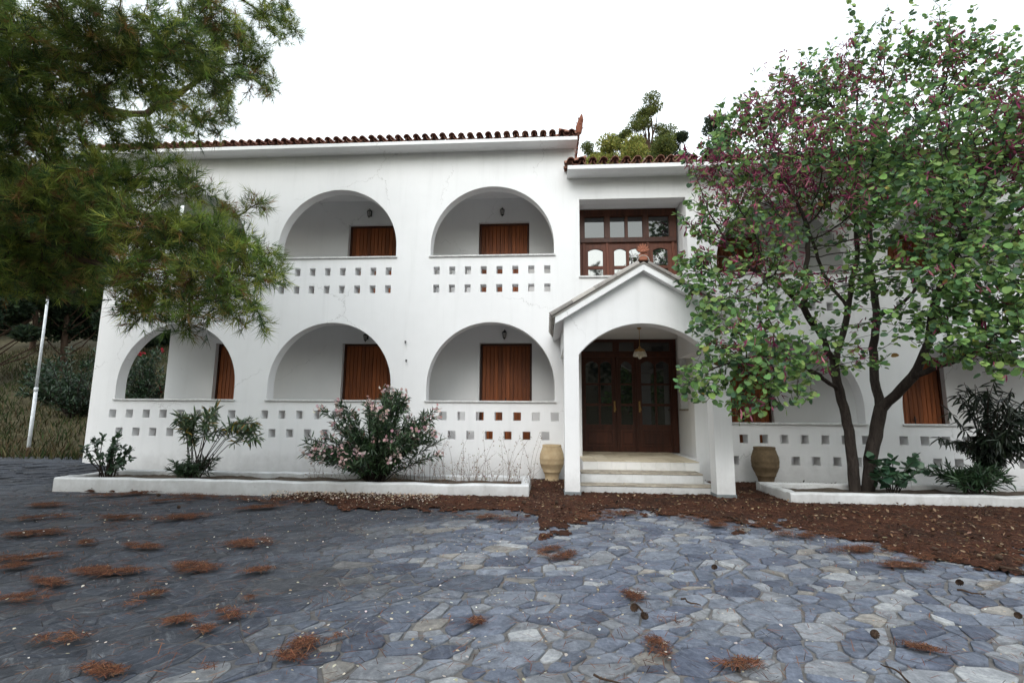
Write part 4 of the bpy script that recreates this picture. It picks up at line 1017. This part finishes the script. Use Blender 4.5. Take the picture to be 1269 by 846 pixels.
# ------------------------------------------------------------------ shrubs
LANCE = (np.array([(0, 0, 0), (.075, .3, .05), (0, .35, -.02), (-.075, .3, .05), (.06, .68, .04), (0, .68, -.03), (-.06, .68, .04), (0, 1, -.06)]), np.array([(0, 1, 2), (0, 2, 3), (1, 4, 5), (1, 5, 2), (2, 5, 6), (2, 6, 3), (4, 7, 5), (5, 7, 6)]))
OVAL = (np.array([(0, 0, 0), (.2, .25, .05), (.27, .55, .05), (.14, .85, .02), (0, 1, -.04), (-.14, .85, .02), (-.27, .55, .05), (-.2, .25, .05)]), np.array([(0, 1, 7), (1, 2, 7), (2, 6, 7), (2, 3, 6), (3, 5, 6), (3, 4, 5)]))
PET = (np.array([(0, 0, 0), (.32, .35, .1), (.42, .75, .18), (0, 1, .22), (-.42, .75, .18), (-.32, .35, .1)]), np.array([(0, 1, 5), (1, 2, 5), (2, 4, 5), (2, 3, 4)]))
def stems(base, n_, h_, spread, lean=(0, 0), seed=0, bend=.25, zmin=.35):
    r = np.random.default_rng(seed); out = []
    for k in range(n_):
        a = r.uniform(0, 2*PI); s = spread*math.sqrt(r.random()); hh = h_*r.uniform(zmin, 1.0)*(1-.25*(s/spread)**2)
        tip = np.array([s*math.cos(a)+lean[0], s*math.sin(a)+lean[1], hh]); b0 = np.array([.12*math.cos(a)*r.random(), .12*math.sin(a)*r.random(), 0])
        mid = (b0+tip)/2+np.array([0, 0, bend*hh*.5])+r.normal(0, .03, 3)
        out.append([b0, .5*b0+.5*mid+np.array([0, 0, .04]), mid, .5*mid+.5*tip+np.array([0, 0, .05*hh]), tip])
    return out
def spline(P, n_):
    P = np.array(P); t = np.linspace(0, len(P)-1, n_); i = np.minimum(t.astype(int), len(P)-2); f = (t-i)[:, None]; return P[i]*(1-f)+P[i+1]*f
def shrub(name, base, label, cat, st, leafT, nl, ln, pal, up=.5, start=.3, mt='gloss', flowers=None, rs=.008, droop=0.0, group=None, stemmat='bark', yl=0):
    t = tag(empty(name, tuple(base)), label, cat, group); mb = MB(); Ps, Ds = [], []; tips = []
    for s in st:
        Q = spline(s, 9); mb.tube(Q, list(np.linspace(rs, rs*.35, 9)), 5, False); tips.append(Q[-1])
        f = start+(1-start)*RNG.random(nl)**.8; Q2 = spline(s, 40); k = np.minimum((f*39).astype(int), 38); tan = Q2[k+1]-Q2[k]; tan /= np.linalg.norm(tan, axis=1, keepdims=True)+1e-9
        Ps.append(Q2[k]); Ds.append(tan*up+runit(nl)*.75+np.array([0, 0, -droop]))
    mb.build('stems', stemmat, t, True)
    P, D = np.concatenate(Ps), np.concatenate(Ds); col = hmix(pal, len(P), .2)
    if yl: y_ = RNG.random(len(P)) < yl; col[y_] = hmix([(.42,.30,.06), (.35,.22,.06)], y_.sum())
    V, F_, C_ = inst(leafT[0], leafT[1], P, basis(D, runit(len(P))*.5+np.array([0, -.2, 1])), RNG.uniform(.65, 1.15, len(P))*ln, col)
    fastmesh('foliage', V, F_, C_, mt, t)
    if flowers:
        fp, fc, per, fs = flowers; ctr = []
        for tp in tips:
            if RNG.random() < fp:
                for _ in range(per): ctr.append(tp+RNG.normal(0, .045, 3)+np.array([0, 0, .02]))
        if ctr:
            ctr = np.array(ctr); ax_ = runit(len(ctr))+np.array([0, -.5, .5]); ax_ /= np.linalg.norm(ax_, axis=1, keepdims=True); B = basis(runit(len(ctr)), ax_); col = hmix(fc, len(ctr), .12); parts = []
            for k in range(5):
                a = 2*PI*k/5; e1 = np.cross(ax_, runit(len(ctr))*0+np.array([.3, .2, .9])); e1 /= np.linalg.norm(e1, axis=1, keepdims=True); e2 = np.cross(ax_, e1)
                d = math.cos(a)*e1+math.sin(a)*e2; parts.append(inst(PET[0], PET[1], ctr, basis(d, ax_), np.full(len(ctr), fs), col))
            V, F_, C_ = merge(parts); tag(fastmesh('flowers', V, F_, C_, 'petal', t), kind='stuff')
    return t
OLE = [(.042,.080,.036), (.058,.105,.044), (.078,.13,.058), (.028,.058,.03)]
PINK = [(.68,.47,.46), (.74,.58,.55), (.60,.36,.37), (.76,.66,.62)]
z0 = .14
b_ = np.array([at(465, 590, 8.35)[0], 8.35, z0])
shrub('oleander_bush', b_, 'large pink flowering oleander bush in the planter before two arches', 'shrub', stems(b_*0, 95, 1.62, 1.08, (.0, 0), 1, .28, .3)+stems(b_*0, 26, 1.0, .75, (-.55, 0), 2, .3, .4)+stems(b_*0, 20, 1.15, .5, (.6, 0), 5, .3, .5)+stems(b_*0, 14, 1.72, .3, (.25, 0), 8, .3, .8), LANCE, 52, .15, OLE, .6, .25, 'gloss', (.5, PINK, 12, .027), .009)
b_ = np.array([at(240, 590, 8.4)[0], 8.4, z0])
shrub('oleander_bush', b_, 'lanky pale flowered oleander with yellowing leaves leaning along the planter', 'shrub', stems(b_*0, 6, 1.40, .42, (.05, 0), 3, .3, .7)+stems(b_*0, 6, 1.15, .3, (.9, -.05), 4, .65, .8)+stems(b_*0, 4, 1.15, .25, (-.3, 0), 41, .35, .75), LANCE, 46, .20, [(.11,.17,.085), (.15,.21,.10), (.08,.13,.07)], .5, .55, 'gloss', (.5, [(.75,.74,.60), (.78,.76,.68)], 7, .02), .009, .15, yl=.08)
b2 = np.array([at(235, 590, 8.3)[0], 8.3, z0])
shrub('oleander_sprout', b2, 'low dense clump of dark oleander shoots at the foot of the lanky oleander', 'shrub', stems(b2*0, 26, .42, .42, (0, 0), 6, .3, .5), LANCE, 34, .12, [(.03,.058,.028), (.042,.075,.034)], .6, .2)
b_ = np.array([at(133, 588, 8.45)[0], 8.45, z0])
shrub('young_shrub', b_, 'small young shrub with oval dark leaves at the planter corner', 'shrub', stems(b_*0, 22, .85, .42, (.03, 0), 7, .12, .35), OVAL, 22, .095, [(.028,.060,.030), (.04,.08,.036)], .5, .35, rs=.01)
b_ = np.array([at(1104, 606, 8.3)[0], 8.3, z0])
shrub('fig_sucker', b_, 'leafy young sucker with big round leaves at the foot of the redbud', 'shrub', stems(b_*0, 13, .75, .42, (.05, -.08), 9, .2, .3), (OVAL[0]*np.array([1.75, 1, 1]), OVAL[1]), 11, .135, [(.035,.085,.045), (.05,.11,.055)], .4, .35)
b_ = np.array([at(1205, 608, 8.25)[0], 8.25, z0])
shrub('strappy_plant', b_, 'low dark clump of strappy arching leaves in the redbud planter', 'plant', stems(b_*0, 36, .48, .58, (0, 0), 10, .5, .5), LANCE, 24, .17, [(.025,.058,.026), (.036,.075,.03)], .8, .1)
b_ = np.array([at(1226, 600, 8.5)[0], 8.5, z0]); tl = np.array([.05, 0, .78])
tl = np.array([.03, 0, .5]); st_ = [[np.zeros(3), np.array([.02, 0, .25]), tl, tl+(s_[2]-s_[0])*.9, tl+(s_[4]-s_[0])] for s_ in stems(b_*0, 46, 1.35, .80, (.12, 0), 12, .5, .12)]
shrub('dark_oleander', b_, 'dark oleander with long hanging leaves beyond the redbud in the planter', 'shrub', st_, LANCE, 44, .21, [(.012,.022,.013), (.018,.032,.017), (.025,.04,.02)], .2, .42, rs=.012, droop=.8)
# dry weeds in the planter
wd_ = tag(empty('dry_weeds', (at(600, 590, 8.6)[0], 8.6, z0)), 'thin dry brown weeds along the right half of the oleander planter', 'weeds', kind='stuff')
bx = np.array(wd_.location); mb = MB(); SP = []
for k in range(130):
    x = RNG.uniform(-1.55, .85) if k > 18 else RNG.uniform(-3.2, -1.6); y = RNG.uniform(-.5, .25); h_ = RNG.uniform(.15, .85)*(1.0 if k % 3 else .5); ln_ = RNG.normal(0, .18, 2)
    Q = spline([np.array([x, y, 0]), np.array([x+ln_[0]*.3, y+ln_[1]*.3, h_*.55]), np.array([x+ln_[0], y+ln_[1], h_])], 6); mb.tube(Q, list(np.linspace(.0035, .0012, 6)), 3, False)
    for q in range(int(5+h_*14)): SP.append(Q[RNG.integers(2, 6)]+RNG.normal(0, .022, 3))
mb.build('stems', simple('dry straw', (.11, .07, .05)), wd_); SP = np.array(SP)
V, F_, C_ = inst(OVAL[0], OVAL[1], SP, basis(runit(len(SP)), runit(len(SP))), RNG.uniform(.012, .03, len(SP)), hmix([(.20,.10,.07), (.28,.19,.10), (.14,.075,.055), (.16,.15,.06)], len(SP))); tag(fastmesh('seed_heads', V, F_, C_, 'dry', wd_), kind='stuff')
mb = MB()
for k in range(12):
    x = RNG.uniform(-3.4, -1.9); Q = spline([np.array([x, 0, 0]), np.array([x-.15, -.1, .3]), np.array([x+RNG.uniform(.2, .8), -.1, RNG.uniform(.45, .75)])], 8); mb.tube(Q, .004, 3, False)
# red oleanders by the villa's end
for (x, y, Y, h_, sp, lab, sd_) in ((92, 500, 15.0, 2.4, 1.25, 'red flowering oleander thicket in the grass at the corner of the villa', 31), (178, 495, 15.6, 2.3, 1.0, 'dark oleander with red flowers seen through the open end arch', 32), (62, 505, 16.5, 1.6, 1.0, 'low dark bush left of the red oleander thicket', 33)):
    p = at(x, y, Y); b_ = np.array([p[0], Y, hz(p[0], Y)-.05])
    shrub('red_oleander' if sd_ != 33 else 'dark_bush', b_, lab, 'shrub', stems(b_*0, 70, h_, sp, (0, 0), sd_, .3, .25), (LANCE[0]*np.array([1.4, 1, 1]), LANCE[1]), 40, .19, [(.026,.055,.026), (.038,.072,.032), (.018,.04,.022)], .6, .1, 'gloss', (.07, [(.30,.015,.03), (.38,.03,.05)], 7, .045) if sd_ != 33 else None, .012)

# ------------------------------------------------------------------ grass
n_ = 30000; gx = RNG.uniform(-30, -9.9, n_); gy = 10.5+16.5*RNG.random(n_)**1.3; keep = (gy > 10.62+.2*np.sin(gx*1.3)+RNG.normal(0, .12, n_)) & ((gx < -10.1) )
keep &= vnoise(np.stack([gx, gy], -1), .9, 4) > -.75+RNG.normal(0, .25, n_)
gx, gy = gx[keep], gy[keep]; P = np.stack([gx, gy, terrain(gx, gy)], -1)
BL = (np.array([(-.06, 0, 0), (.06, 0, 0), (.04, .55, .06), (-.04, .55, .06), (0, 1, .22)]), np.array([(0, 1, 2), (0, 2, 3), (3, 2, 4)]))
D = np.array([0, 0, 1.])+runit(len(P))*.55; mixn = vnoise(np.stack([gx, gy], -1), .5, 8)
col = hmix([(.034,.048,.018), (.050,.055,.022), (.026,.042,.016)], len(P)); dr = RNG.random(len(P)) < np.clip(.3+.4*mixn, .03, .8); col[dr] = hmix([(.080,.062,.032), (.058,.044,.025), (.10,.078,.04)], dr.sum())
V, F_, C_ = inst(BL[0], BL[1], P, basis(D, runit(len(P))), RNG.uniform(.09, .30, len(P)), col); tag(fastmesh('grass', V, F_, C_, 'dry'), 'mixed green and straw coloured grass on the slope', 'grass', kind='stuff')

# ------------------------------------------------------------------ fallen needles, petals, cones, twigs
EL = []
def patch(px_, py_, rx, ry): 
    c = on(px_, py_, .04); e = on(px_+rx, py_, .04); f2 = on(px_, py_-ry, .04); EL.append((c[0], c[1], abs(e[0]-c[0]), max(.04, abs(f2[1]-c[1]))))
for a in ((690,684,28,9),(785,736,14,8),(838,768,22,6),(815,800,14,14),(920,822,36,8),(1140,802,34,6),(590,770,11,5),(1240,690,20,6),(870,640,40,9),(895,650,26,6),(375,798,18,12),(262,778,20,7),(265,830,18,7),(120,706,30,6),(150,708,34,5),(240,702,36,7),(310,672,30,6),(318,706,22,4),(285,760,26,9),(222,768,22,6),(150,750,24,6),(80,790,40,9),(30,740,36,7),(40,660,44,5),(60,640,50,4),(150,640,30,3),(225,640,40,5),(60,720,40,4),(415,792,9,7),(360,812,34,6),(35,690,50,5),(100,672,30,4),(180,676,40,4),(20,700,20,6),(190,735,20,4),(300,740,24,6),(130,830,40,7),(150,612,50,3),(240,614,60,3),(300,617,50,4),(350,620,40,4),(205,620,40,3),(60,625,30,3),(320,628,40,3),(600,640,60,4),(720,640,40,5),(760,635,40,4),(950,648,40,5),(1000,662,50,5),(1080,680,60,5),(1160,690,50,5),(1120,700,40,4)): patch(*a)
def wall_dist(X, Y):
    m_ = np.full(X.shape, -9.)
    # heaped along the planters and before the steps (metres in front of each)
    wL = -.20+1.12*sstep(X, -5.2, -2.4); m_ = np.maximum(m_, np.where((X < .45) & (X > -8.2), wL-(7.8-Y), -9)*np.where(Y < 8.6, 1, 1))
    E_ = np.array([on(*q, .04) for q in ((640,648),(680,652),(720,642),(760,634),(800,630),(850,634),(885,646),(930,640),(975,645),(1030,662),(1100,676),(1150,690),(1269,704))]); E_ = E_[np.argsort(E_[:, 0])]
    m_ = np.maximum(m_, np.where(X >= -.1, .55*(Y-np.interp(X, E_[:, 0], E_[:, 1])), -9))
    return m_
xs_ = np.arange(-8.4, 10.5, .035); ys_ = np.arange(2.2, 9.9, .035); X_, Y_ = np.meshgrid(xs_, ys_); PP = np.stack([X_, Y_], -1)
nz = .22*vnoise(PP, 5, 61)+.14*vnoise(PP, 13, 62)+.09*vnoise(PP, 31, 63)
hgt = np.clip((wall_dist(X_, Y_)+nz*1.5)*.075-.004, -.05, .035)
for cx, cy_, rx, ry in ():
    q = 1-np.sqrt(((X_-cx)/rx)**2+((Y_-cy_)/ry)**2); hgt = np.maximum(hgt, np.clip((q*.55+nz*1.3-.12)*.03, -.05, .012))
blk = ((X_ > .2) & (X_ < 3.05) & (Y_ > 8.34)); hgt[blk & (X_ > .55) & (X_ < 2.75)] = -.05
Z_ = .034+hgt+np.where(hgt > 0, RNG.normal(0, .006, X_.shape), 0)
id_ = np.arange(X_.size).reshape(X_.shape); F_ = np.stack([id_[:-1,:-1], id_[:-1,1:], id_[1:,1:], id_[1:,:-1]], -1).reshape(-1, 4); kf = (hgt.ravel()[F_].max(1) > 0.004)
F_ = F_[kf]; us, inv_ = np.unique(F_.ravel(), return_inverse=True)
tag(fastmesh('needle_litter', np.stack([X_, Y_, Z_], -1).reshape(-1, 3)[us], inv_.reshape(-1, 4), None, 'litter', smooth=True), 'dark red brown heaps of fallen pine needles along the planters and steps', 'litter', kind='stuff')
# loose needles over the heaps and strewn over the stones
cand = np.where(hgt.ravel() > .002)[0]; k = RNG.choice(cand, 48000); XY = np.stack([X_.ravel()[k], Y_.ravel()[k]], -1)+RNG.normal(0, .05, (48000, 2))*RNG.choice([1, 1, 4.5], (48000, 1)); zz = np.maximum(Z_.ravel()[k]+.006, .05)
PX_ = []
for cx, cy_, rx, ry in EL:
    m2 = int(np.clip(60000*rx*ry, 260, 2400)); q = RNG.normal(0, .40, (m2, 2))*np.array([rx, ry]); an = RNG.uniform(-.35, .55); q = q@np.array([[math.cos(an), math.sin(an)], [-math.sin(an), math.cos(an)]])
    w_ = q+np.array([cx, cy_]); keep = vnoise(w_, 15, 3)+.6*vnoise(w_, 37, 4) > .0+RNG.normal(0, .25, m2); PX_.append(w_[keep])
m2 = 60000; w_ = np.stack([RNG.uniform(-9.5, 0, m2), RNG.uniform(2.2, 8.2, m2)], -1)      # thin drifts under the pine
dn = vnoise(w_, 4.1, 15)+.7*vnoise(w_, 11.5, 16)-.35*np.clip(w_[:, 0]+4.5, 0, 9); PX_.append(w_[dn > .75+RNG.normal(0, .22, m2)])
PX_ = np.concatenate(PX_); XY = np.concatenate([XY, PX_]); zz = np.concatenate([zz, .046+.005*RNG.random(len(PX_))])
ex_ = 12000; sx_ = 8-16.5*RNG.random(ex_)**.7; sy_ = RNG.uniform(2.4, 7.6, ex_); XY = np.concatenate([XY, np.stack([sx_, sy_], -1)]); zz = np.concatenate([zz, np.full(ex_, .052)])
P = np.concatenate([XY, zz[:, None]], 1); D = runit(len(P))*np.array([1, 1, .07])
NE = (np.array([(-.021, -.5, 0), (.021, -.5, 0), (.02, .1, .03), (-.02, .1, .03), (0, .5, .01)]), np.array([(0, 1, 2), (0, 2, 3), (3, 2, 4)]))
V, F_, C_ = inst(NE[0], NE[1], P, basis(D, np.array([[0, 0, 1.]])+runit(len(P))*.2), RNG.uniform(.05, .10, len(P)), hmix([(.17,.068,.036), (.125,.050,.030), (.21,.105,.06), (.08,.038,.026), (.045,.026,.02)], len(P)))
kq = RNG.choice(cand, 13000); PQ = np.stack([X_.ravel()[kq], Y_.ravel()[kq], Z_.ravel()[kq]+.008], -1)+RNG.normal(0, .02, (13000, 3))*np.array([1, 1, .25])
VQ = inst(OVAL[0], OVAL[1], PQ, basis(runit(13000)*np.array([1, 1, .4]), np.array([[0, 0, 1.]])+runit(13000)*.5), RNG.uniform(.02, .06, 13000), hmix([(.10,.058,.038), (.055,.034,.025), (.16,.10,.06), (.03,.02,.016), (.24,.17,.11)], 13000))
V, F_, C_ = merge([(V, F_, C_), VQ])
tag(fastmesh('loose_needles', V, F_, C_, 'dry'), 'loose rusty pine needles strewn over the paving', 'litter', kind='stuff')
n_ = 4600; x_ = RNG.uniform(-6, 9, n_); y_ = RNG.uniform(2.3, 7.7, n_); kp = RNG.random(n_) < np.clip(.35+.5*vnoise(np.stack([x_, y_], -1), 1.3, 70)+.2*(x_ > -1), .05, 1); x_, y_ = x_[kp], y_[kp]
P = np.stack([x_, y_, np.full(len(x_), .055)], -1); D = runit(len(P))*np.array([1, 1, .1])
V, F_, C_ = inst(PET[0], PET[1], P, basis(D, np.array([[0, 0, 1.]])+runit(len(P))*.25), RNG.uniform(.010, .024, len(P)), hmix([(.62,.58,.52), (.55,.50,.40), (.48,.42,.30), (.40,.30,.20)], len(P)))
k = 1500; XY = np.stack([RNG.uniform(-4.2, -1.6, k), 7.72-np.abs(RNG.normal(0, .35, k))], -1); P2 = np.concatenate([XY, np.full((k, 1), .10)], 1); V2 = inst(PET[0], PET[1], P2, basis(runit(k)*np.array([1, 1, .3]), np.array([[0, 0, 1.]])+runit(k)*.3), RNG.uniform(.012, .03, k), hmix([(.62,.5,.38), (.55,.42,.30), (.6,.55,.48)], k))
V, F_, C_ = merge([(V, F_, C_), V2]); tag(fastmesh('fallen_petals', V, F_, C_, 'petal'), 'pale fallen petals and leaf scraps scattered over the paving', 'petals', kind='stuff')
# pine cones and twigs, each a thing
def cone_mesh():
    mb = MB(); mb.lathe([(0, -.035), (.014, -.03), (.02, -.01), (.018, .02), (.008, .04), (0, .044)], n=9)
    for k in range(42):
        f = k/42; z = -.032+.07*f; a = k*2.39996; r0 = .02*math.sin(PI*min(.97, .18+.75*f)); o = np.array([math.cos(a), math.sin(a), 0])
        p0 = o*r0+np.array([0, 0, z]); p1 = o*(r0+.016)+np.array([0, 0, z+.012]); s = np.array([-o[1], o[0], 0])*.007
        mb.add([p0-s, p0+s, p1+s*1.1, p1-s*1.1, p0+np.array([0, 0, .006])], [(0, 1, 2, 3), (4, 3, 2), (0, 3, 4), (1, 4, 2)])
    return mb.mesh('pine_cone')
CM = cone_mesh()
CONES = [(787, 752, 'pine cone lying on the flagstones behind the curved dark twig'), (798, 762, 'pine cone lying at the end of the curved dark twig'), (1238, 690, 'large pine cone on the litter edge before the redbud planter'), (1190, 721, 'small dark cone alone on the stones below the litter'), (1084, 786, 'single dark cone on a pale flagstone'), (650, 622, 'pine cone against the end of the oleander planter'), (690, 622, 'pine cone in the litter just left of the porch post'), (886, 702, 'tiny dark cone on bluish stones before the steps'), (1262, 762, 'dark cone on stones near a thin twig'),
         (385, 617, 'pine cone by the front of the oleander planter'), (196, 613, 'pine cone on dark paving by the planter'), (222, 628, 'pine cone on the grimy paving off the planter'), (1122, 652, 'pine cone sunk in the needle heap')]
for k, (x, y, lab) in enumerate(CONES):
    z_ = .075 if y > 650 or k in (10, 11) else .10; p = on(x, y, z_); o = obj('pine_cone', CM, 'pinebark', None, tuple(p)); o.scale = [random.uniform(.55, .8)]*3; o.rotation_euler = (PI/2+random.uniform(-.3, .3), 0, random.uniform(0, 6)); tag(o, lab, 'cone', 'fallen pine cones')
for pts, r_, lab in (([(790, 750), (796, 756), (800, 764)], .008, 'short curved dark twig with cones on the flagstones'), ([(1186, 730), (1205, 734), (1222, 736)], .008, 'straight brown stick lying on the stones before the redbud planter'), ([(1238, 702), (1258, 706), (1290, 712)], .012, 'brown branch lying at the edge of the litter'), ([(846, 742), (856, 747), (868, 750)], .007, 'short dark stick on blue stones before the porch'), ([(735, 836), (760, 843), (790, 850)], .006, 'thin twig on the nearest flagstones'), ([(1130, 846), (1110, 830), (1090, 822)], .006, 'thin bent twig between pale flagstones'), ([(905, 640), (918, 645), (925, 652)], .01, 'dark stick in the needles before the porch post')):
    W2 = [on(x, y, .062) for x, y in pts]; c0 = W2[0]; tag(MB().tube([p-c0 for p in spline(W2, 7)+RNG.normal(0, .004, (7, 3))], list(np.linspace(r_, r_*.5, 7)), 6).build('twig', 'pinebark', None, True, tuple(c0)), lab, 'twig', 'fallen twigs')
